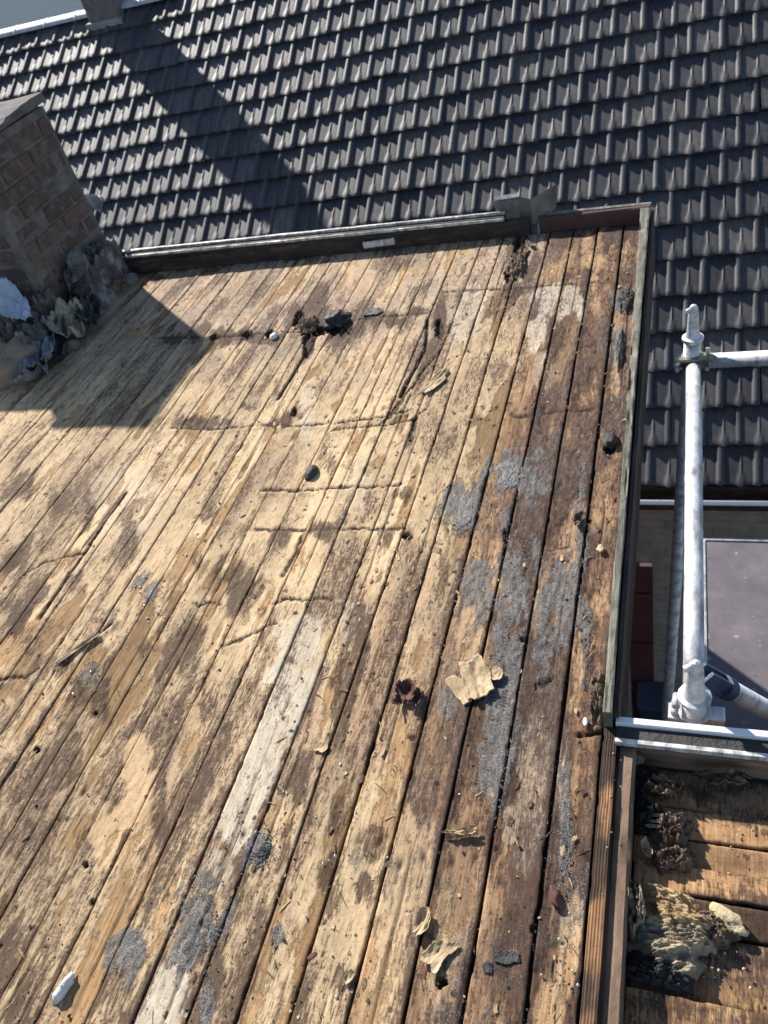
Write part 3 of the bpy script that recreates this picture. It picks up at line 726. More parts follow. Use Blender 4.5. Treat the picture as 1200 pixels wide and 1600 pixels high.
o = plank_object('edge_batten', None, -0.136, -0.108, list(np.arange(-0.25, 0.945, 0.006)), batten_surface, 3, 0.001, 0.001, z=0.002, thick=0.03); under(o, roof)
M['sideboard'] = mat_simple('stained_side_board', (0.07, 0.043, 0.03), (0.18, 0.115, 0.075), 11, 0.85, bscale=70, bdist=0.003, stretch=(1, 0.4, 1), c3=(0.30, 0.205, 0.14))
fas = rough_bar('fascia_board', (-0.0895, -0.25, -0.080), (-0.0895, 0.925, -0.080), 0.034, 0.13, M['sideboard'], None, 0.0025, 0.015, 3, 0.004); under(fas, roof)
# raised verge on the right: weathered upright board, mossy top, dark outer face
under(rough_bar('upstand_board', (-0.1275, 0.945, 0.012), (-0.1385, FAR - 0.002, 0.022), 0.017, 0.085, M['mossboard'], None, 0.0026, 0.012, 5, 0.008, w2=0.036), roof)
under(rough_bar('outer_fascia', (-0.112, 0.96, -0.085), (-0.112, FAR + 0.05, -0.085), 0.012, 0.24, M['darkboard'], None, 0.002, 0.03, 8), roof)
# far upstand
under(rough_bar('upstand_board', (-3.75, FAR + 0.022, 0.022), (-0.60, FAR + 0.022, 0.012), 0.036, 0.10, M['darkboard'], None, 0.003, 0.02, 11, 0.004), roof)
under(rough_bar('upstand_board', (-0.56, FAR + 0.022, 0.016), (-0.121, FAR + 0.022, 0.016), 0.036, 0.095, M['redboard'], None, 0.0015, 0.02, 12), roof)
# metal trim over the far upstand: two ribs and a web
tr = rough_bar('trim_profile', (-2.80, FAR + 0.030, 0.089), (-0.70, FAR + 0.030, 0.070), 0.046, 0.030, M['black'], None, 0.0015, 0.015, 21); under(tr, roof)
under(rough_bar('trim_rib', (-2.82, FAR + 0.036, 0.112), (-0.70, FAR + 0.036, 0.092), 0.013, 0.011, M['alu_dirty'], None, 0.0012, 0.012, 22), roof)
under(rough_bar('trim_rib', (-2.74, FAR + 0.008, 0.096), (-0.70, FAR + 0.008, 0.076), 0.011, 0.011, M['alu_dirty'], None, 0.0012, 0.012, 23), roof)
under(rough_bar('trim_profile', (-0.53, FAR + 0.036, 0.067), (-0.117, FAR + 0.036, 0.062), 0.020, 0.006, M['mossboard'], None, 0.001, 0.02, 24), roof)
under(box('wall', -6.0, -0.50, -0.25, FAR + 0.02, -6.0, -0.061, M['wallred']), roof)

# bent end of the metal trim, folded up at the break
bz = empty('bent_metal_trim', (-0.62, FAR + 0.05, 0.045)); tag(bz, 'bent dark grey metal trim end folded up at the break in the far upstand', 'metal trim')


def plate(name, pts, th, mat, parent):
    """a folded metal strip: list of (bottom, top) point pairs swept to a thin solid"""
    bm = bmesh.new(); rows = []
    for b, t in pts:
        rows.append([bm.verts.new(b), bm.verts.new(t)])
    for r0, r1 in zip(rows[:-1], rows[1:]): bm.faces.new((r0[0], r1[0], r1[1], r0[1]))
    bmesh.ops.solidify(bm, geom=bm.faces[:], thickness=th)
    bmesh.ops.recalc_face_normals(bm, faces=bm.faces)
    return bm_obj(name, bm, mat, parent)


plate('folded_plate', [((-0.12, 0.0, -0.04), (-0.12, 0.0, 0.10)), ((-0.02, 0.01, -0.04), (-0.025, 0.02, 0.095)), ((0.03, -0.01, -0.03), (0.03, 0.0, 0.085)), ((0.10, 0.01, 0.0), (0.12, 0.03, 0.115)), ((0.125, 0.05, 0.02), (0.135, 0.06, 0.115))], 0.003, M['zinc'], bz)
plate('flange', [((-0.115, -0.005, -0.02), (-0.115, -0.03, -0.075)), ((-0.01, -0.005, -0.02), (-0.01, -0.03, -0.072)), ((0.05, -0.005, -0.015), (0.055, -0.03, -0.06))], 0.003, M['zinc'], bz)
plate('top_rim', [((-0.12, -0.004, 0.098), (-0.12, 0.02, 0.106)), ((-0.025, 0.016, 0.094), (-0.025, 0.04, 0.10))], 0.002, M['alu'], bz)

# ------------------------------------------------------------------ lower roof on the right
LZ = -0.085
low = empty('lower_roof', (0.5, 0.5, LZ)); tag(low, 'lower rotten plank roof at bottom right with boards running crosswise', 'roof')


def low_surface(u, v, pid, t):
    q = pid * 5.7
    nA = fbm(u * 22 + q, v * 4, 81, 5); nB = fbm(u * 30, v * 18 + q, 82, 5); nC = fbm(u * 120, v * 80, 83, 4); nE = fbm(u * 11, v * 7, 84, 4)
    wood = np.array([0.44, 0.285, 0.160])[None] * (0.55 + 0.9 * nA)[:, None]
    dk = np.clip(0.52 + 2.2 * (0.5 * nE + 0.3 * nB + 0.2 * nA - 0.50), 0, 1)
    gy = ss(0.52, 0.62, 0.6 * nE + 0.4 * nC)[:, None] * 0.6
    c = wood
    c = c * (1 - gy) + np.array([0.22, 0.185, 0.165]) * gy
    fr = ss(0.60, 0.7, fbm(u * 9, v * 5 + q, 85, 3))[:, None] * 0.7
    c = c * (1 - fr) + np.array([0.5, 0.34, 0.18]) * (0.7 + 0.5 * nA)[:, None] * fr
    h = 0.008 * (nE - 0.5) + 0.006 * (nA - 0.5) - 0.003 * dk
    return h, c, np.stack([0.25 + 0 * u, 0.3 + 0 * u, dk * 0.85], -1)


LG = [0.925, 0.834, 0.775, 0.719, 0.665, 0.606, 0.494, 0.385, 0.285]
for i in range(len(LG) - 1):
    dz = [-0.012, -0.002, -0.010, 0.006, -0.004, -0.012, 0.004, 0.0][i]
    o = plank_object('plank', None, LG[i + 1], LG[i], list(np.arange(-0.071 + 0.004 * (i % 2), 1.0, 0.0045)), low_surface, 30 + i, 0.004 if i in (0, 2, 4, 5) else 0.001, 0.005 if i in (0, 2, 4, 5) else 0.0015,
                     swap=True, nu=22, z=LZ + dz, seed=3, tiltz=[0, .0, .012, -.004, .014, .01, .006, 0][i])
    under(o, low)
under(box('underlay', -0.088, 1.0, 0.28, 0.95, LZ - 0.08, LZ - 0.03, M['underlay']), low)
under(rough_bar('upstand_board', (-0.088, 0.944, -0.062), (1.0, 0.944, -0.062), 0.034, 0.100, M['upstand'], None, 0.002, 0.02, 31), low)
under(rough_bar('trim_profile', (-0.110, 0.938, -0.006), (1.0, 0.938, -0.006), 0.050, 0.020, M['black'], None, 0.0008, 0.02, 32), low)
under(rough_bar('trim_rib', (-0.112, 0.956, 0.006), (1.0, 0.956, 0.006), 0.017, 0.016, M['whitetrim'], None, 0.0004, 0.03, 33), low)
under(rough_bar('trim_rib', (-0.112, 0.914, 0.000), (1.0, 0.914, 0.000), 0.011, 0.012, M['whitetrim_dirty'], None, 0.0006, 0.02, 34), low)
under(box('wall', -0.082, 1.0, 0.282, 0.90, -6.0, LZ - 0.081, M['wallred']), low)

# ------------------------------------------------------------------ brick chimney on the flat roof
ch = empty('brick_chimney', (-2.92, 3.14, 0)); tag(ch, 'old brick chimney with torn lead at its foot on the left of the flat roof', 'chimney')
CX, CY0, CY1, CZ = -2.72, 2.80, 3.36, 0.80
under(box('mortar_core', -3.12, CX - 0.007, CY0 + 0.007, CY1, -0.02, CZ, M['mortar']), ch)
under(box('shoulder', -3.95, -3.121, CY0 + 0.02, CY1 + 0.2, -0.02, 0.73, M['mortar']), ch)
bricks = {}


def brick_mesh(L, seed):
    bm = bmesh.new(); box_bm(bm, -L / 2, L / 2, 0, 0.05, 0, 0.065)
    bmesh.ops.bevel(bm, geom=list(bm.edges), offset=0.005, segments=1, affect='EDGES')
    r = random.Random(seed)
    for v in bm.verts: v.co += Vector((r.uniform(-1, 1), r.uniform(-1, 1), r.uniform(-1, 1))) * 0.005
    me = bpy.data.meshes.new('brick'); bm.to_mesh(me); bm.free(); me.materials.append(M['brick']); return me


for L in (0.209, 0.098, 0.07): bricks[L] = [brick_mesh(L, s + int(L * 1000)) for s in range(4)]
for c in range(10):
    z = 0.004 + c * 0.0775
    full = [(-0.154, 0.209), (0.066, 0.209), (0.2225, 0.07)] if c % 2 else [(-0.2235, 0.07), (-0.066, 0.209), (0.154, 0.209)]
    for off, L in full:                                    # face towards the right
        o = link('brick', bricks[L][rnd.randrange(4)], None, None)
        o.location = (CX + rnd.uniform(-.008, .005), (CY0 + CY1) / 2 + off, z); o.rotation_euler = (0, 0, math.pi / 2); under(o, ch)
    xs = [(-0.165, 0.209), (-0.305, 0.0)] if c % 2 else [(-0.110, 0.098), (-0.275, 0.209)]
    for off, L in xs:                                      # face towards the viewer
        if L == 0: continue
        o = link('brick', bricks[L][rnd.randrange(4)], None, None)
        o.location = (CX + off, CY0 + rnd.uniform(-.003, .003), z); under(o, ch)
    for j in range(4):
        o = link('brick', bricks[0.209][rnd.randrange(4)], None, None)
        o.location = (-3.235 - j * 0.2215 + (0.11 if c % 2 else 0), CY0 + 0.012 + rnd.uniform(-.003, .003), z)
        if z < 0.66: under(o, ch)
        else: bpy.data.objects.remove(o)
under(rough_bar('cap_slab', (-2.93, CY0 - 0.015, CZ + 0.016), (-2.93, CY1 + 0.02, CZ + 0.030), 0.43, 0.034, M['mortar'], None, 0.012, 0.03, 6, 0.01), ch)
cap = lump('mortar_cap', (-3.5, 3.2, 0.735), 0.42, 0.34, 0.08, M['mortar'], 8, amp=0.12, sub=4); under(cap, ch)


def ontoch(o): return under(o, ch)


# torn flashing and mortar round the foot
M['rubble'] = mat_simple('mixed_rubble', (0.02, 0.019, 0.018), (0.115, 0.102, 0.092), 11, 0.9, bscale=70, bdist=0.006, c3=(0.36, 0.35, 0.34))
ontoch(mound('rubble_heap', (-2.67, 3.08, 0.0), 0.11, 0.34, 0.17, M['rubble'], 201, 0.0, None, n=100, fx=5, fy=6, ridge=1.2))
ontoch(mound('rubble_heap', (-2.74, 2.66, 0.0), 0.18, 0.28, 0.15, M['rubble'], 207, 0.3, None, n=100, fx=5, fy=6, ridge=1.2))
ontoch(mound('rubble_heap', (-3.05, 2.72, 0.0), 0.30, 0.24, 0.24, M['mortarlump'], 211, 0.2, None, n=80, fx=4, fy=5))
def fl(px, py, z, sx, sy, mat, seed, rot, name='lead_flashing', **k):
    p = pt(px, py, z); k.setdefault('n', 40); k.setdefault('rag', 0.28)
    o = sheet(name, tuple(p), sx, sy, M[mat], seed, rot, **k); return ontoch(o)


fl(150, 500, 0.02, 0.07, 0.17, 'black', 4, 0.4, name='felt_strip', amp=0.06, curl=0.04, tilt=(-0.5, 0.1), ridge=0.8)
fl(95, 555, 0.01, 0.06, 0.20, 'black', 5, 0.3, name='felt_strip', amp=0.05, curl=0.04, tilt=(-0.3, 0.1), ridge=0.8)
fl(185, 450, 0.01, 0.05, 0.12, 'rot', 6, 0.1, name='felt_strip', amp=0.05, curl=0.03, ridge=0.8)
fl(210, 428, 0.0, 0.07, 0.05, 'black', 7, 0.1, name='felt_strip', amp=0.04, curl=0.03, ridge=0.8)
fl(130, 425, 0.16, 0.04, 0.10, 'mortar', 8, 0.1, name='mortar_patch', amp=0.03, tilt=(-1.5, 0.1))
fl(70, 560, 0.03, 0.10, 0.22, 'lead', 3, 0.5, amp=0.09, curl=0.05, tilt=(0.35, 0.1), ridge=0.6)
fl(120, 520, 0.03, 0.09, 0.16, 'felt', 9, 0.2, amp=0.07, curl=0.06, tilt=(-0.4, 0.1), ridge=0.6)
fl(22, 500, 0.16, 0.13, 0.12, 'bluefilm', 14, 0.9, amp=0.06, curl=0.05, tilt=(-0.5, 0.7), ridge=0.5)
fl(55, 590, 0.01, 0.05, 0.15, 'lead', 17, -0.3, amp=0.05, curl=0.03, ridge=0.6)
fl(150, 430, 0.08, 0.05, 0.14, 'lead', 21, 0.2, amp=0.06, curl=0.05, tilt=(-0.8, 0.0), ridge=0.6)
fl(165, 450, 0.0, 0.08, 0.12, 'felt', 25, 0.1, amp=0.06, curl=0.05, ridge=0.8)
fl(175, 420, 0.05, 0.05, 0.07, 'lead', 27, 0.6, amp=0.05, curl=0.04, tilt=(-0.4, 0.3))
fl(155, 330, 0.26, 0.04, 0.06, 'lead', 28, 0.2, amp=0.03, curl=0.03, tilt=(-0.9, 0.2))
for k, (px, py, z, r, mt) in enumerate([(20, 570, 0.03, 0.15, 'mortarlump'), (140, 470, 0.02, 0.07, 'black'), (90, 520, 0.02, 0.09, 'black'), (110, 540, 0.01, 0.05, 'mortar'), (185, 415, 0.03, 0.05, 'mortar'), (160, 400, 0.1, 0.04, 'black'),
                                       (128, 480, 0.06, 0.03, 'white'), (155, 395, 0.12, 0.05, 'mortar'), (60, 530, 0.04, 0.08, 'black'), (205, 440, 0.0, 0.04, 'mortar'), (125, 455, .12, .05, 'black')]):
    ontoch(lump('mortar_rubble' if mt != 'black' else 'bitumen_rubble', tuple(pt(px, py, z)), r, r * 0.9, r * 0.8, M[mt], 40 + k, amp=0.5, sub=3))

# ------------------------------------------------------------------ neighbouring house with the tiled roof
PITCH = math.radians(35.0); TW, TG = 0.228, 0.279
EAVE = np.array([0.165, 4.418, -2.43])
UPV = np.array([0, math.cos(PITCH), math.sin(PITCH)]); NRV = np.array([0, -math.sin(PITCH), math.cos(PITCH)])
house = empty('tiled_house', (-2.5, 6.5, -6.0)); tag(house, 'house behind with a dark grey interlocking tile roof, gutter and beige wall', 'house')


def roofp(px, py):
    d = ROT @ np.array([px - 600, 800 - py, -F_PX]); c0 = np.array([0, 0, CAM_H])
    t = ((EAVE - c0) @ NRV) / (d @ NRV); p = c0 + d * t
    return p[0], (p - EAVE) @ UPV


def tile_mesh():
    """interlocking tile: flat pan, tall roll on the right, slim mid rib ending in a rounded nose"""
    xs = np.array([0, 0.05, .12, .2, .28, .34, .39, .425, .445, .46, .475, .495, .53, .58, .64, .70, .745, .775, .80, .83, .87, .91, .95, .985, 1.02])
    ys = np.array([0, .12, .25, .36, .44, .52, .6, .68, .75, .81, .86, .9, .94, .97, 1.0])   # 0 top .. 1 lower edge
    X, Y = np.meshgrid(xs, ys); L = TG + 0.055
    roll = np.sqrt(np.clip(1 - ((X - 0.895) / 0.115) ** 2, 0, 1)) * 0.018
    roll *= 1 - 0.35 * ss(0.94, 1.0, Y)
    rib = np.exp(-((X - 0.46) / 0.022) ** 2) * 0.006 * ss(0.30, 0.50, Y)
    wn = 0.055 + 0.07 * ss(0.72, 0.95, Y)
    nose = np.sqrt(np.clip(1 - ((X - 0.46) / wn) ** 2, 0, 1)) * 0.010 * ss(0.62, 0.92, Y)
    Z = np.maximum(roll, np.maximum(rib, nose)) + 0.004 * np.cos((X - 0.1) * 2 * np.pi * 1.6) * 0.3 + 0.003 * (1 - ss(0, 0.06, X))
    Z -= 0.004 * ss(0.95, 1.0, Y)
    # lower edge bows down at the nose and the roll
    ext = (0.016 * np.exp(-((X - 0.46) / 0.10) ** 2) + 0.012 * np.exp(-((X - 0.90) / 0.08) ** 2)) * ss(0.8, 1.0, Y)
    lift = 0.037 * Y                                       # lies on the tile below
    P = np.stack([X * TW, -(Y * L - 0.055) - ext, Z + lift + 0.008], -1)
    ny, nx = X.shape; V = P.reshape(-1, 3); F = grid_faces(ny, nx, flip=True)
    k = len(V)
    bot = P[-1].copy(); bot[:, 2] = lift[-1] - 0.036; bot[:, 1] += 0.004
    V = np.concatenate([V, bot]); lo = np.arange(k, k + nx); top = np.arange((ny - 1) * nx, ny * nx)
    F = np.concatenate([F, np.stack([top[:-1], top[1:], lo[1:], lo[:-1]], 1)])
    rs = P[:, -1].copy(); rs[:, 2] -= 0.012; k = len(V)
    V = np.concatenate([V, rs]); lo = np.arange(k, k + ny); rt = np.arange(ny) * nx + nx - 1
    F = np.concatenate([F, np.stack([rt[:-1], lo[:-1], lo[1:], rt[1:]], 1)])
    ls = P[:, 0].copy(); ls[:, 2] -= 0.012; k = len(V)
    V = np.concatenate([V, ls]); lo = np.arange(k, k + ny); rt = np.arange(ny) * nx
    F = np.concatenate([F, np.stack([rt[:-1], rt[1:], lo[1:], lo[:-1]], 1)])
    return V, F


TV, TF = tile_mesh()
tme = np_mesh('roof_tile', TV, TF, True)
bm = bmesh.new(); bm.from_mesh(tme); bmesh.ops.recalc_face_normals(bm, faces=bm.faces)
zs = sum(f.normal.z for f in bm.faces)
if zs < 0: bmesh.ops.reverse_faces(bm, faces=bm.faces)
for e in bm.edges:
    if len(e.link_faces) == 2 and e.calc_face_angle(0) > 0.9: e.smooth = False
bm.to_mesh(tme); bm.free(); tme.materials.append(M['tile'])
ROWS = 18
XR = np.array([1, 0, 0.0])
# local tile axes: x along the row, y up the slope, z off the roof
TM = np.stack([XR, UPV, NRV], 1)


def proj(P):
    c = ROT.T @ (np.asarray(P, float) - np.array([0, 0, CAM_H])); return 600 + F_PX * c[0] / -c[2], 800 - F_PX * c[1] / -c[2], -c[2]


spots = []
for r in range(ROWS):
    sh = 0.5 * TW if r % 2 else 0.0
    n0 = int((-7.6 - EAVE[0]) / TW); n1 = int((1.3 - EAVE[0]) / TW)
    for k in range(n0, n1 + 1):
        x = EAVE[0] + k * TW + sh - 0.46 * TW
        s = (r + 1) * TG
        p = EAVE + UPV * s; p = np.array([x, p[1], p[2]])
        c = p + XR * TW / 2 - UPV * TG / 2
        px, py, dp = proj(c)
        hid = (py > 398 - (px - 180) * 0.085 and px < 1000 and px > 150) or (px < 150 and py > 170 + px * 1.3) or (px >= 985 and py > 330 and px < 1030 - (py - 330) * 0.1)
        vis = -25 < px < 1225 and -25 < py and not hid
        spots.append((vis, dp, p, r))
visible = sorted([s for s in spots if s[0]], key=lambda s: s[1])
print('tiles visible', len(visible), 'of', len(spots))
tile_roof = empty('tile_roof', (-2.5, 6.0, -1.0)); tile_roof.parent = house; tile_roof.matrix_parent_inverse = Matrix.Translation(house.location).inverted()
tag(tile_roof, 'dark grey interlocking tile roof')


def under2(o, p):
    o.parent = p; o.matrix_parent_inverse = Matrix.Translation(p.location).inverted(); return o


def jitm(p):
    j = 0.0025
    R = Matrix([list(TM[i]) for i in range(3)]) @ Matrix.Rotation(rnd.gauss(0, 0.011), 3, 'Z') @ Matrix.Rotation(rnd.gauss(0, 0.005), 3, 'X')
    m = R.to_4x4(); m.translation = Vector(p) + Vector((rnd.gauss(0, j), 0, 0)) + Vector(NRV) * rnd.gauss(0, 0.0018) + Vector(UPV) * rnd.gauss(0, 0.004)
    return m


chosen = visible[:300]; ids = set(id(s) for s in chosen)
for s in chosen:
    o = bpy.data.objects.new('roof_tile', tme); COL.objects.link(o); o.matrix_world = jitm(s[2])
    mw = o.matrix_world.copy(); under2(o, tile_roof); o.matrix_basis = mw
rest = [s for s in spots if id(s) not in ids and (s[0] or -1.0 < 0)]
nv = len(TV); AV = []; AF = []
for i, s in enumerate(rest):
    m = np.array(jitm(s[2])); AV.append(TV @ m[:3, :3].T + m[:3, 3]); AF.append(TF + i * nv)
me = np_mesh('roof_tiles', np.concatenate(AV), np.concatenate(AF), True)
bm = bmesh.new(); bm.from_mesh(me); bmesh.ops.recalc_face_normals(bm, faces=bm.faces)
if sum(f.normal @ Vector(NRV) for f in bm.faces) < 0: bmesh.ops.reverse_faces(bm, faces=bm.faces)
for e in bm.edges:
    if len(e.link_faces) == 2 and e.calc_face_angle(0) > 0.9: e.smooth = False
bm.to_mesh(me); bm.free()
o = link('roof_tiles', me, M['tile']); under2(o, tile_roof); tag(o, kind='stuff')
# boarding below the tiles and the far slope
TOP = ROWS * TG


def slope_slab(name, s0, s1, x0, x1, d0, d1, mat, parent):
    bm = bmesh.new(); V = []
    for s in (s0, s1):
        for x in (x0, x1):
            for d in (d0, d1):
                q = EAVE + UPV * s + NRV * d; V.append(bm.verts.new((x, q[1], q[2])))
    for f in ((0, 1, 3, 2), (4, 6, 7, 5), (0, 4, 5, 1), (2, 3, 7, 6), (0, 2, 6, 4), (1, 5, 7, 3)): bm.faces.new([V[i] for i in f])
    bmesh.ops.recalc_face_normals(bm, faces=bm.faces)
    return bm_obj(name, bm, mat, None)


under2(slope_slab('boarding', -0.03, TOP, -8.2, 1.6, -0.05, -0.022, M['underlay'], None), tile_roof)
rp = EAVE + UPV * TOP
bm = bmesh.new()
V = [bm.verts.new(v) for v in ((-8.2, rp[1], rp[2] + 0.0), (1.6, rp[1], rp[2] + 0.0), (1.6, rp[1] + 4, rp[2] - 3), (-8.2, rp[1] + 4, rp[2] - 3))]
bm.faces.new(V); bmesh.ops.solidify(bm, geom=bm.faces[:], thickness=0.06)
under2(bm_obj('rear_slope', bm, M['tile']), tile_roof)


def ridge_mesh():
    V = []; F = []; n = 9
    for j, (x, sc) in enumerate(((0, 1.0), (0.36, 1.0), (0.40, 1.08), (0.43, 1.08))):
        for i in range(n):
            a = math.pi * (i / (n - 1)) * 1.1 - 0.05 * math.pi
            V.append((x, math.cos(a) * 0.125 * sc, math.sin(a) * 0.05 * sc))
    for j in range(3):
        for i in range(n - 1): F.append((j * n + i, (j + 1) * n + i, (j + 1) * n + i + 1, j * n + i + 1))
    F.append(tuple(3 * n + i for i in range(n)))
    return np.array(V), F


rv, rf = ridge_mesh(); rme = bpy.data.meshes.new('ridge_cap'); rme.from_pydata(rv.tolist(), [], rf); rme.update(); rme.materials.append(M['ridge'])
for p_ in rme.polygons: p_.use_smooth = len(p_.vertices) == 4
for k in range(8):
    o = bpy.data.objects.new('ridge_cap', rme); COL.objects.link(o); o.location = (-8.0 + k * 0.40, rp[1] + 0.03, rp[2] + 0.015); under2(o, tile_roof)
# chimney near the ridge that throws the long shadow down the tiles
rx, rs_ = roofp(190, 44)
cb = EAVE + UPV * rs_
rc = box('ridge_chimney', rx - 0.36, rx + 0.02, cb[1] + 0.02, cb[1] + 0.30, cb[2] - 0.3, cb[2] + 0.95, M['mortar'], None, 0.01); under2(rc, house)
under2(box('chimney_flashing', rx - 0.39, rx + 0.05, cb[1] - 0.02, cb[1] + 0.32, cb[2] - 0.05, cb[2] + 0.10, M['lead'], None, 0.006), house)
# eaves: gutter, soffit, wall
gy, gz = EAVE[1] - 0.045, EAVE[2] - 0.012


def gutter_mesh():
    prof = [(0.06, 0.03), (0.06, -0.08), (-0.05, -0.08), (-0.065, 0.0), (-0.080, 0.004), (-0.080, -0.010), (-0.068, -0.012), (-0.056, -0.088), (0.066, -0.088), (0.066, 0.03)]
    V = []; F = []; n = len(prof)
    for x in (-8.0, 1.6):
        for a, b in prof: V.append((x, gy + a - 0.02, gz + b - 0.012))
    for i in range(n): F.append((i, (i + 1) % n, n + (i + 1) % n, n + i))
    me = bpy.data.meshes.new('gutter'); me.from_pydata(V, [], F); me.update(); return me


under2(link('gutter', gutter_mesh(), M['darkboard']), house)  # dark board colour paints the gutter front as shaded
under2(tube('gutter_rim', [(-8.0, gy - 0.130, gz + 0.022), (1.6, gy - 0.130, gz + 0.022)], 0.017, M['gutter'], None, 12), house)  # rim whitened to paint the sunlit line along the gutter
under2(box('eaves_board', -8.0, 1.6, gy + 0.055, gy + 0.075, gz - 0.22, gz - 0.02, M['darkboard']), house)
under2(box('wall', -8.0, 1.6, gy + 0.22, 11.0, -6.0, gz - 0.10, M['wallbeige']), house)
under2(box('soffit', -8.0, 1.6, gy + 0.077, gy + 0.24, gz - 0.20, gz - 0.18, M['darkboard']), house)
under2(box('downpipe', -0.62, -0.54, gy + 0.13, gy + 0.21, -6.0, gz - 0.09, M['redboard']), house)

# pale building beyond the ridge
far_h = empty('pale_house', (-14, 17, -6.0)); tag(far_h, 'pale rendered building just showing above the ridge in the top left corner', 'house')
box('wall', -7, 5, 0, 6, 0, 8.5, M['white'], far_h)
bm = bmesh.new(); V = [bm.verts.new(v) for v in ((-7.2, -0.3, 8.5), (5.2, -0.3, 8.5), (5.2, 3, 10.6), (-7.2, 3, 10.6), (-7.2, 6.3, 8.5), (5.2, 6.3, 8.5))]
for f in ((0, 1, 2, 3), (3, 2, 5, 4), (0, 3, 4), (1, 5, 2), (0, 4, 5, 1)): bm.faces.new([V[i] for i in f])
bm_obj('roof', bm, M['ridge'], far_h)

# things down in the shaded gap
sh = empty('red_shed_side', (-0.35, 3.6, -6.0)); tag(sh, 'dark red boarded panel standing in the shade below the gutter', 'panel')
for k in range(12):
    zt = -2.50 - k * 0.265
    o = box('slat', -0.31, -0.145, 3.72 - 0.012 * (k % 2), 3.76, zt - 0.252, zt, M['redslat'], None, 0.006); under2(o, sh)
o = rough_bar('pale_board', (-0.285, 2.86, -2.48), (-0.275, 4.1, -2.48), 0.05, 0.02, M['mossboard'], None, 0.002, 0.05, 77); tag(o, 'narrow pale board lying in the dark gap above the red panel', 'board')
p = pt(1025, 1070, -3.6)
bb = empty('blue_bin', (p[0], p[1], -6.0)); tag(bb, 'dark blue plastic bin in the shaded gap beside the scaffold standard', 'bin')
bm = bmesh.new(); vs_ = box_bm(bm, -0.11, 0.11, -0.11, 0.11, 0, 2.2)
for v in bm.verts:
    if v.co.z < 1: v.co.x *= 0.8; v.co.y *= 0.8
bm_obj('bin_body', bm, M['bluebin'], bb, bevel=0.02)
bm = bmesh.new(); box_bm(bm, -0.13, 0.13, -0.13, 0.13, 2.2, 2.28); bm_obj('bin_lid', bm, M['bluebin'], bb, bevel=0.02)

# ------------------------------------------------------------------ scaffold
sf = empty('scaffold', (0.04, 1.7, -6.0)); tag(sf, 'galvanised tube scaffold with rails and platform beside the flat roof', 'scaffold')
AX, AY, BX, BY = 0.037, 2.385, 0.038, 1.030
TR = 0.02415


def spigot(x, y, z, parent, lean=0.0):
    """collar and tapering flattened tongue with a small hook on top"""
    V = []; F = []; seg = 16
    secs = [(0.000, 0.030, 0.030), (0.006, 0.033, 0.033), (0.014, 0.033, 0.033), (0.018, 0.024, 0.024), (0.03, 0.020, 0.020), (0.06, 0.0175, 0.014), (0.10, 0.0155, 0.010), (0.118, 0.013, 0.009), (0.126, 0.008, 0.007), (0.129, 0.002, 0.002)]
    for h, a, b in secs:
        for k in range(seg):
            t = 2 * math.pi * k / seg; V.append((x + math.cos(t) * a + lean * h, y + math.sin(t) * b, z + h))
    for i in range(len(secs) - 1):
        for k in range(seg):
            k2 = (k + 1) % seg; F.append((i * seg + k, i * seg + k2, (i + 1) * seg + k2, (i + 1) * seg + k))
    F.append(tuple(range(seg))[::-1]); F.append(tuple((len(secs) - 1) * seg + k for k in range(seg)))
    me = bpy.data.meshes.new('spigot'); me.from_pydata(V, [], F); me.update()
    for p_ in me.polygons: p_.use_smooth = True
    me.set_sharp_from_angle(angle=math.radians(28))
    o = link('spigot', me, M['galv']); under2(o, parent)
    hk = tube('spigot_pin', [(x - 0.008, y - 0.002, z + 0.112), (x - 0.022, y - 0.006, z + 0.108)], [0.008, 0.007], M['galv'], None, 10); under2(hk, parent)


def coupler(x, y, z, parent, mat):
    bm = bmesh.new(); n = 8
    bmesh.ops.create_cone(bm, segments=16, radius1=0.034, radius2=0.034, depth=0.045, cap_ends=True, matrix=Matrix.Translation((x, y, z)))
    box_bm(bm, x - 0.052, x - 0.026, y - 0.02, y + 0.02, z - 0.014, z + 0.014)
    box_bm(bm, x + 0.026, x + 0.060, y - 0.017, y + 0.017, z - 0.019, z + 0.019)
    under2(bm_obj('coupler', bm, mat, None, bevel=0.002), parent)


under2(tube('standard', [(AX - 0.20, AY, -6.0), (AX - 0.002, AY, 0.0)], TR, M['galv'], None), sf)
under2(tube('standard', [(BX, BY, -6.0), (BX, BY, 0.0)], TR, M['galv'], None), sf)
spigot(AX, AY, 0.0, sf); spigot(BX, BY, 0.0, sf)
LZ2 = -0.082
under2(tube('ledger', [(AX + 0.002, AY - 0.02, LZ2), (AX + 0.003, AY - 0.35, LZ2), (BX, BY + 0.3, LZ2), (BX, BY + 0.045, LZ2)], TR, M['galv'], None), sf)
coupler(AX, AY, -0.074, sf, M['brass'])
tp = [(AX + 0.05, AY - 0.004, -0.076), (AX + 1.2, AY - 0.004, -0.076)]
under2(tube('transom', tp, TR, M['galv'], None), sf)
under2(box('wedge_plate', AX - 0.055, AX + 0.06, AY - 0.036, AY - 0.012, -0.060, -0.050, M['brass'], None, 0.002), sf)
coupler(BX, BY, -0.06, sf, M['galv'])
b0 = Vector((0.052, 1.085, 0.012)); b1 = Vector((0.62, 1.43, -0.92)); bd = (b1 - b0).normalized()
under2(tube('brace', [b0 + bd * 0.10, b1], TR * 0.95, M['galv'], None), sf)
q = bd.to_track_quat('X', 'Y').to_matrix().to_4x4(); q.translation = b0
bm = bmesh.new()
box_bm(bm, 0.0, 0.085, -0.021, 0.021, 0.010, 0.018, q); box_bm(bm, 0.0, 0.085, -0.021, 0.021, -0.018, -0.010, q)
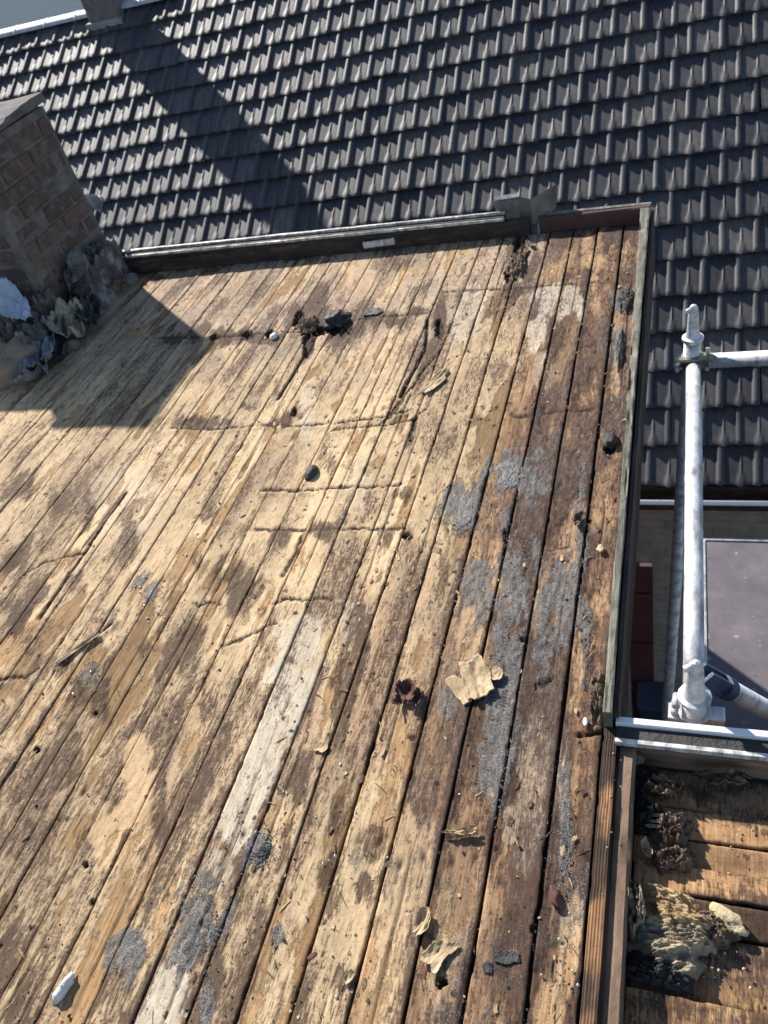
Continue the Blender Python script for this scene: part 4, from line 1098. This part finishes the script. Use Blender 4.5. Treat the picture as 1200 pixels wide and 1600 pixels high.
bmesh.ops.create_cone(bm, segments=18, radius1=TR * 1.08, radius2=TR * 1.08, depth=0.03, cap_ends=True, matrix=q @ Matrix.Translation((0.10, 0, 0)) @ Matrix.Rotation(math.pi / 2, 4, 'Y'))
under2(bm_obj('brace_fork', bm, M['bluepaint'], None), sf)
for dx, dz in ((-0.034, 0.004), (-0.036, -0.022), (-0.034, -0.048)):
    under2(tube('bolt', [(BX + dx, BY + 0.02, -0.02 + dz), (BX + dx - 0.002, BY - 0.012, -0.02 + dz)], 0.0085, M['galv'], None, 6), sf)
for dz in (-0.062, -0.086):
    under2(tube('bolt', [(AX - 0.045, AY - 0.022, dz), (AX - 0.045, AY - 0.040, dz)], 0.0075, M['galv'], None, 6), sf)
under2(box('wedge', BX - 0.006, BX + 0.006, BY + 0.030, BY + 0.052, -0.10, 0.035, M['galv'], None, 0.002), sf)
under2(box('wedge', AX + 0.040, AX + 0.052, AY - 0.006, AY + 0.006, -0.115, -0.030, M['galv'], None, 0.002), sf)
# platform board about two metres below the rail
under2(box('platform_deck', 0.150, 1.0, 1.2, 3.47, -2.03, -2.0, M['ply'], None, 0.003), sf)
under2(box('platform_edge', 0.136, 0.149, 1.2, 3.485, -2.06, -1.992, M['alu'], None, 0.002), sf)
under2(box('platform_edge', 0.150, 1.0, 3.471, 3.485, -2.06, -1.992, M['alu'], None, 0.002), sf)

# ------------------------------------------------------------------ scraps lying on the decks
def scrap(name, px, py, sx, sy, mat, seed, label, cat, rot=0, z=0.0, dz=0.004, **k):
    k.setdefault('flat', 0.5 if z == 0 else 0.8)
    if z == 0: dz = dz * 0.6
    p = pt(px, py, z); o = sheet(name, (p[0], p[1], z + dz), sx, sy, M[mat], seed, rot, **k); return tag(o, label, cat)


def clod(name, px, py, rx, ry, rz, mat, seed, label, cat, rot=0, z=0.0, dz=0.006, **k):
    p = pt(px, py, z); o = lump(name, (p[0], p[1], z + dz), rx, ry, rz, M[mat], seed, rot, **k); return tag(o, label, cat)


def heap(name, px, py, sx, sy, hgt, mat, seed, label, cat, rot=0, z=0.0, **k):
    p = pt(px, py, z); return tag(mound(name, (p[0], p[1], z + 0.002), sx, sy, hgt, M[mat], seed, rot, None, **k), label, cat)


clod('bitumen_lump', 528, 503, 0.050, 0.055, 0.034, 'black', 61, 'largest black bitumen lump, lying in the rotten hole near the far upstand', 'bitumen', amp=0.5, sub=4)
heap('rotten_clod', 485, 508, 0.050, 0.060, 0.018, 'rot', 62, 'brown rotten splinters heaped left of the largest black bitumen lump', 'rotten wood', 0.9, n=80, fx=4, fy=10, ridge=1.4)
heap('rotten_clod', 808, 415, 0.040, 0.110, 0.018, 'rot', 131, 'dark rotten splinters spilling down from the break in the far upstand', 'rotten wood', 0.1, n=80, fx=9, fy=4, ridge=1.4)
scrap('felt_scrap', 583, 489, 0.050, 0.035, 'black', 63, 'flat dark scrap just right of the largest black bitumen lump', 'felt scrap', amp=0.01, rag=0.3)
clod('plaster_crumb', 428, 528, 0.016, 0.020, 0.014, 'white', 64, 'white crumb left of the largest black bitumen lump on the far seam', 'crumb', amp=0.3)
clod('grey_pebble', 487, 741, 0.019, 0.034, 0.016, 'black', 65, 'single dark grey pebble alone in the middle of the tan boards', 'pebble', amp=0.15)
clod('wood_fragment', 952, 692, 0.018, 0.035, 0.016, 'black', 66, 'dark lump beside the right-hand verge halfway up the deck', 'lump', amp=0.5)
scrap('brown_flake', 633, 1088, 0.040, 0.046, 'bark', 67, 'curled dark brown flake standing up left of the peeled tan sheet', 'flake', rot=0.4, amp=0.022, curl=0.022, rag=0.6, ridge=0.7, flat=0.7)
scrap('brown_flake', 652, 1098, 0.016, 0.034, 'bark', 68, 'small dark brown curl touching the right of the larger dark brown flake', 'flake', rot=-0.3, amp=0.02, curl=0.02, rag=0.5)
scrap('paper_sheet', 745, 1062, 0.042, 0.072, 'paper', 69, 'peeled tan paper sheet lying diagonal beside the grey grit', 'paper scrap', rot=0.45, amp=0.014, curl=0.010, rag=0.45, ridge=0.8, dz=0.008)
scrap('paper_sheet', 722, 1082, 0.026, 0.062, 'paper', 70, 'narrow tan paper strip under the left edge of the peeled tan sheet', 'paper scrap', rot=0.75, amp=0.01, curl=0.006, rag=0.3, dz=0.005)
scrap('paper_sheet', 775, 1058, 0.022, 0.024, 'paper', 71, 'small rounded tan paper tab at the right tip of the peeled sheet', 'paper scrap', amp=0.008, curl=0.008, rag=0.2, dz=0.012)
scrap('torn_strip', 718, 1304, 0.044, 0.011, 'paper', 72, 'torn curled strip lying across a board gap right of centre, below the peeled sheet', 'felt scrap', rot=0.2, amp=0.02, curl=0.012, rag=0.5, dz=0.006)
scrap('torn_flap', 660, 1447, 0.018, 0.034, 'paper', 73, 'small pale curled flap at a board gap near the bottom', 'felt scrap', rot=-0.2, amp=0.018, curl=0.02, rag=0.3)
scrap('torn_flap', 688, 1490, 0.028, 0.040, 'paper', 74, 'grey-tan lifted flap right of the small pale curled flap', 'felt scrap', rot=-0.5, amp=0.012, curl=0.012, rag=0.5)
scrap('torn_flap', 548, 1527, 0.009, 0.016, 'paper', 75, 'tiny tan flap on a board edge at the bottom centre', 'felt scrap', rot=-0.3, amp=0.008, curl=0.008, rag=0.3)
scrap('black_scrap', 790, 1495, 0.030, 0.014, 'black', 76, 'ragged black bitumen patch on the board near the bottom right', 'bitumen', rot=0.2, amp=0.006, rag=0.7, dz=0.002)
scrap('black_scrap', 762, 1512, 0.010, 0.012, 'black', 77, 'small round black dab left of the ragged bitumen patch', 'bitumen', amp=0.004, rag=0.3, dz=0.002)
clod('plaster_fragment', 104, 1546, 0.010, 0.026, 0.012, 'white', 78, 'white pointed plaster fragment at the bottom left of the deck', 'plaster', rot=-0.25, amp=0.75, sub=2, freq=2.5, dz=0.008)
scrap('paper_fold', 680, 600, 0.034, 0.110, 'paper', 79, 'creased tan paper flap folded over the boards right of the long seam', 'paper scrap', rot=-0.45, amp=0.016, curl=0.004, rag=0.45, ridge=0.9, dz=0.001)
scrap('paper_fold', 130, 1012, 0.010, 0.085, 'paper', 80, 'long thin tan splinter lifted off the boards at the left', 'splinter', rot=-0.62, amp=0.010, curl=0.006, rag=0.3, dz=0.006)
scrap('paper_fold', 500, 1170, 0.02, 0.02, 'paper', 81, 'small peeled tan chip on the stained board near the middle', 'paper scrap', amp=0.006, curl=0.006, rag=0.5, dz=0.002)
clod('wood_crumb', 938, 860, 0.010, 0.013, 0.006, 'foam', 82, 'small cream chip near the right-hand verge', 'crumb', amp=0.3)
clod('wood_crumb', 915, 1130, 0.005, 0.010, 0.004, 'white', 83, 'small white crumb near the broken end of the verge board', 'crumb', amp=0.3)
clod('wood_knot', 868, 1405, 0.010, 0.020, 0.008, 'bark', 84, 'curled brown splinter knot on the rotten verge plank', 'splinter', rot=0.4, amp=0.6)
scrap('verge_tear', 905, 815, 0.018, 0.040, 'rot', 85, 'grey-brown torn splinter on the boards near the right verge', 'splinter', rot=-0.4, amp=0.02, curl=0.014, rag=0.6)
for k, (px, py, sx, sy) in enumerate([(815, 400, .03, .07), (800, 425, .025, .05), (828, 385, .016, .05)]):
    scrap('rotten_shard', px, py, sx, sy, 'rot', 90 + k, ['widest rotten shard below the break in the far upstand', 'lowest rotten shard below the break in the far upstand', 'slimmest rotten shard nearest the break in the far upstand'][k], 'rotten wood', rot=-0.2 + 0.3 * k, amp=0.02, curl=0.01, rag=0.6)
p = pt(598, 386)
o = rough_bar('white_batten', (-1.335, FAR - 0.012, 0.036), (-1.19, FAR - 0.012, 0.040), 0.016, 0.026, M['whitetrim_dirty'], None, 0.003, 0.012, 91); tag(o, 'short white batten piece stuck on the far upstand', 'batten')
heap('verge_debris', 978, 470, 0.030, 0.10, 0.016, 'black', 141, 'upper grey-black bitumen smear beside the right verge', 'bitumen', 0.1, n=60, fx=8, fy=6, ridge=1.2)
heap('verge_debris', 967, 545, 0.014, 0.13, 0.014, 'stone', 142, 'lower grey bitumen smear beside the right verge', 'bitumen', 0.03, n=60, fx=8, fy=6, ridge=1.2)
heap('verge_debris', 932, 1090, 0.020, 0.07, 0.016, 'rot', 143, 'rotten splinters by the near end of the verge board', 'rotten wood', 0.05, n=60, fx=9, fy=5, ridge=1.3)
heap('grit_heap', 800, 742, 0.060, 0.085, 0.006, 'stone', 145, 'dark heap of grey grit near the top of the grit patches', 'grit', 0.2, n=80, fx=14, fy=14, ridge=1.4)
heap('grit_heap', 725, 800, 0.034, 0.080, 0.004, 'stone', 146, 'thin smear of grey grit left of the dark grit heap', 'grit', 0.2, n=70, fx=14, fy=14, ridge=1.4)
# lower roof scraps
heap('insulation_mat', 1035, 1468, 0.088, 0.066, 0.030, 'felt', 101, 'big matted yellow-grey felt wad on the lower roof corner', 'felt', 0.15, LZ, n=110, fx=3, fy=11)
heap('insulation_mat', 1060, 1432, 0.080, 0.042, 0.036, 'fibre', 102, 'yellowish torn fibre mat on the far side of the grey felt wad', 'felt', -0.35, LZ, n=80, fx=3, fy=10)
heap('insulation_mat', 992, 1420, 0.026, 0.055, 0.060, 'felt', 103, 'grey felt flap climbing the side board left of the matted wad', 'felt', 0.1, LZ, n=60)
heap('rotten_clump', 1046, 1298, 0.048, 0.040, 0.026, 'rot', 104, 'upper knotted clump of rotten fibres on the lower roof', 'rotten wood', 0.8, LZ, n=80, fx=6, fy=9, ridge=1.3)
heap('rotten_clump', 1050, 1345, 0.050, 0.030, 0.024, 'rot', 105, 'lower knotted clump of rotten fibres above the matted wad', 'rotten wood', 0.3, LZ, n=80, fx=8, fy=8, ridge=1.3)
heap('rotten_debris', 1010, 1225, 0.050, 0.030, 0.024, 'black', 121, 'black debris in the inner corner below the white trim', 'debris', 0.3, LZ, n=70, fx=7, fy=9, ridge=1.4)
heap('rotten_debris', 1010, 1275, 0.034, 0.034, 0.030, 'black', 122, 'black debris left of the upper knotted clump', 'debris', 0.3, LZ, n=60, fx=7, fy=9, ridge=1.4)
heap('rotten_debris', 1015, 1515, 0.070, 0.026, 0.022, 'black', 123, 'black crumbly debris below the matted wad on the lower roof', 'debris', -0.1, LZ, n=70, fx=9, fy=9, ridge=1.4)
heap('rotten_debris', 1110, 1455, 0.046, 0.030, 0.022, 'rot', 124, 'brown crumbly debris between the wad and the larger foam crumb', 'debris', -0.3, LZ, n=60, fx=8, fy=8, ridge=1.3)
scrap('rotten_fibre', 1035, 1240, 0.06, 0.024, 'rot', 106, 'dark torn fibres in the inner corner below the white trim', 'rotten wood', z=LZ, amp=0.035, curl=0.02, rag=0.6, ridge=0.9, freq=6, n=40)
scrap('rotten_fibre', 1130, 1225, 0.085, 0.020, 'rot', 107, 'strip of splintered rotten fibres along the lower roof upstand', 'rotten wood', rot=0.05, z=LZ, amp=0.03, curl=0.012, rag=0.6, ridge=0.9, freq=6, n=40)
clod('felt_block', 992, 1196, 0.018, 0.014, 0.014, 'stone', 108, 'small grey block in the inner corner under the white trim end', 'block', z=LZ, dz=0.03, amp=0.2)
clod('foam_crumb', 1075, 1415, 0.020, 0.010, 0.010, 'foam', 109, 'cream foam crumb above the larger one on the lower roof', 'foam', z=LZ, dz=0.01, amp=0.5)
clod('foam_crumb', 1137, 1440, 0.032, 0.018, 0.012, 'foam', 110, 'larger cream foam crumb lying on the lower roof boards', 'foam', rot=-0.5, z=LZ, dz=0.01, amp=0.5)
scrap('wood_curl', 1010, 1335, 0.010, 0.022, 'foam', 111, 'pale curled wood chip left of the knotted clumps', 'chip', rot=0.5, z=LZ, dz=0.01, amp=0.02, curl=0.02, rag=0.3)
for k, (px, py) in enumerate([(1022, 1283), (1026, 1293), (1020, 1300)]):
    o = scrap('fibre_strand', px, py, 0.018, 0.004, 'felt', 112 + k, ['top', 'middle', 'bottom'][k] + ' of the three pale strands left of the upper knotted clump', 'strand', rot=0.1, z=LZ, dz=0.02, amp=0.006, curl=0.006, rag=0.2, n=14)


# loose granules: grit heaps, stray crumbs, glossy droplets
def scatter(name, specs, mat, label, cat):
    oc = np.array([(1, 0, 0), (0, 1, 0), (-1, 0, 0), (0, -1, 0), (0, 0, 1), (0, 0, -1.0)])
    of = np.array([(0, 1, 4), (1, 2, 4), (2, 3, 4), (3, 0, 4), (1, 0, 5), (2, 1, 5), (3, 2, 5), (0, 3, 5)])
    V = []; F = []; i = 0
    for x, y, z, s in specs:
        a = rng.random() * 6.28; k = s * (0.6 + 0.8 * rng.random((6, 1)))
        v = oc * k; v[:, 2] *= 0.7
        v = v @ np.array([[math.cos(a), -math.sin(a), 0], [math.sin(a), math.cos(a), 0], [0, 0, 1]]).T
        V.append(v + np.array([x, y, z + s * 0.35])); F.append(of + i * 6); i += 1
    me = np_mesh(name, np.concatenate(V), np.concatenate(F), False)
    o = link(name, me, M[mat]); tag(o, label, cat, kind='stuff'); return o


gs = []
for c, Mi, e in GRIT:
    if e < 0.3: continue
    A = np.linalg.inv(Mi); ar = abs(np.linalg.det(A)); n = int(min(500, ar * 3.14 * 40000 * e))
    for _ in range(n):
        r = math.sqrt(rng.random()) * 1.15; a = rng.random() * 6.283
        p = c + A @ np.array([math.cos(a), math.sin(a)]) * r
        if fbm(np.array([p[0] * 34]), np.array([p[1] * 17]), 77, 3)[0] < 0.52: continue
        gs.append((p[0], p[1], 0.0015, rng.uniform(0.0009, 0.0024)))
hp = pt(410, 1328)
for _ in range(500):
    r = abs(rng.normal()) * 0.012; a = rng.random() * 6.283
    gs.append((hp[0] + r * math.cos(a), hp[1] + 1.2 * r * math.sin(a), max(0, 0.010 - r * 0.5), rng.uniform(0.001, 0.003)))
scatter('roofing_grit', gs, 'stone', 'loose grey roofing grit lying in patches on the planks', 'grit')
cs = []
for _ in range(2600):
    u = -0.15 - 2.2 * rng.random() ** 1.3; v = 0.2 + 2.8 * rng.random() ** 1.6
    cs.append((u, v, 0.001, rng.uniform(0.0007, 0.0024) * (1 if rng.random() < .94 else 2.0)))
for _ in range(1500):
    gi = int(rng.random() ** 1.4 * 16); u = GAPS[gi] + rng.normal() * 0.004; v = 0.2 + 2.6 * rng.random() ** 1.5
    cs.append((u, v, -0.002, rng.uniform(0.0008, 0.0026)))
scatter('dark_crumbs', cs, 'black', 'fine dark crumbs strewn over the deck', 'crumbs')
cs = []
for _ in range(420):
    u = -0.15 - 2.0 * rng.random() ** 1.3; v = 0.2 + 2.6 * rng.random() ** 1.6
    cs.append((u, v, 0.001, rng.uniform(0.0008, 0.003)))
for _ in range(120):
    cs.append((-0.05 + 0.5 * rng.random(), 0.45 + 0.48 * rng.random(), LZ + 0.002, rng.uniform(0.001, 0.0035)))
for _ in range(10):
    cs.append((-0.107 + rng.normal() * 0.006, 0.3 + 0.62 * rng.random(), 0.001, rng.uniform(0.001, 0.0026)))
scatter('pale_crumbs', cs, 'foam', 'fine pale wood crumbs strewn over both decks', 'crumbs')


def flakes(name, n, mats, label, dark=False, seed=1, slim=False):
    """thin curled chips of felt paper and bark, each its own little warped shell"""
    r = np.random.default_rng(seed); V = []; F = []; m = 7; base = 0
    gx, gy = np.meshgrid(np.linspace(-1, 1, m), np.linspace(-1, 1, m)); q = grid_faces(m, m)
    for i in range(n):
        if r.random() < 0.6: u = -0.14 - 0.75 * r.random(); v = 0.2 + 2.9 * r.random() ** 1.2
        else: u = -0.3 - 1.9 * r.random(); v = 0.2 + 2.9 * r.random() ** 1.3
        a = 0.0014 + 0.0045 * r.random() ** 2; b = a * r.uniform(1.1, 2.6)
        if slim: a = r.uniform(0.0006, 0.0016); b = r.uniform(0.006, 0.022)
        rr = 1 - 0.35 * r.random((m, m)); x = gx * a * rr; y = gy * b * rr
        cz = r.uniform(0.0, 0.18); z = cz * a * (gx ** 2) * r.choice((-1, 1)) + r.normal(0, 0.07, (m, m)) * a + cz * 0.4 * b * gy ** 2
        z = z - z.min() + 0.0012
        t = r.normal(0, 0.7 if slim else 0.45); c_, s_ = math.cos(t), math.sin(t)
        P = np.stack([u + x * c_ - y * s_, v + x * s_ + y * c_, z], -1).reshape(-1, 3)
        keep = (np.hypot(gx, gy) < 1.12 + 0.2 * r.random((m, m))).ravel(); f = q[keep[q].all(1)]
        P2 = P.copy(); P2[:, 2] -= 0.0008
        V += [P, P2]; F += [f + base, f[:, ::-1] + base + m * m]; base += 2 * m * m
    o = link(name, np_mesh(name, np.concatenate(V), np.concatenate(F), True), M[mats]); return tag(o, label, 'flakes', kind='stuff')


flakes('paper_flakes', 260, 'paper', 'small curled tan paper flakes strewn on the planks', seed=3)
flakes('bark_flakes', 160, 'bark', 'small dark brown flakes strewn on the planks', seed=4)
flakes('rotten_flakes', 320, 'rot', 'small grey-brown splinter flakes strewn on the planks', seed=5)
flakes('dark_splinters', 260, 'rot', 'thin grey-brown wood splinters strewn on the planks', seed=8, slim=True)
flakes('pale_splinters', 200, 'paper', 'thin tan wood splinters strewn on the planks', seed=9, slim=True)
ds = []
for px, py in [(246, 910), (241, 918), (238, 924), (235, 928), (232, 934), (229, 940), (226, 946), (220, 918), (219, 926), (211, 917), (248, 947), (251, 953), (246, 958), (257, 965), (231, 966), (232, 972), (212, 969), (258, 896), (173, 998), (142, 1050),
               (115, 1085), (308, 834), (291, 867), (374, 804), (391, 783), (532, 1195), (508, 1047), (844, 543), (915, 571), (848, 616), (430, 527), (768, 463), (702, 1240), (950, 712), (718, 1242), (505, 1350), (515, 1345), (524, 1338), (903, 1540), (726, 1558), (526, 1558)]:
    p = pt(px, py); ds.append((p[0], p[1], 0.0015, 0.0030 * rng.uniform(0.6, 1.2)))
V = []; F = []
bm = bmesh.new()
for x, y, z, s in ds: bmesh.ops.create_icosphere(bm, subdivisions=2, radius=s, matrix=Matrix.Translation((x, y, z + s * 0.2)) @ Matrix.Diagonal((1, 1, 0.75, 1)))
o = bm_obj('glossy_droplets', bm, M['drop'], None, True); tag(o, 'small glossy droplets glinting on the planks', 'droplets', kind='stuff')
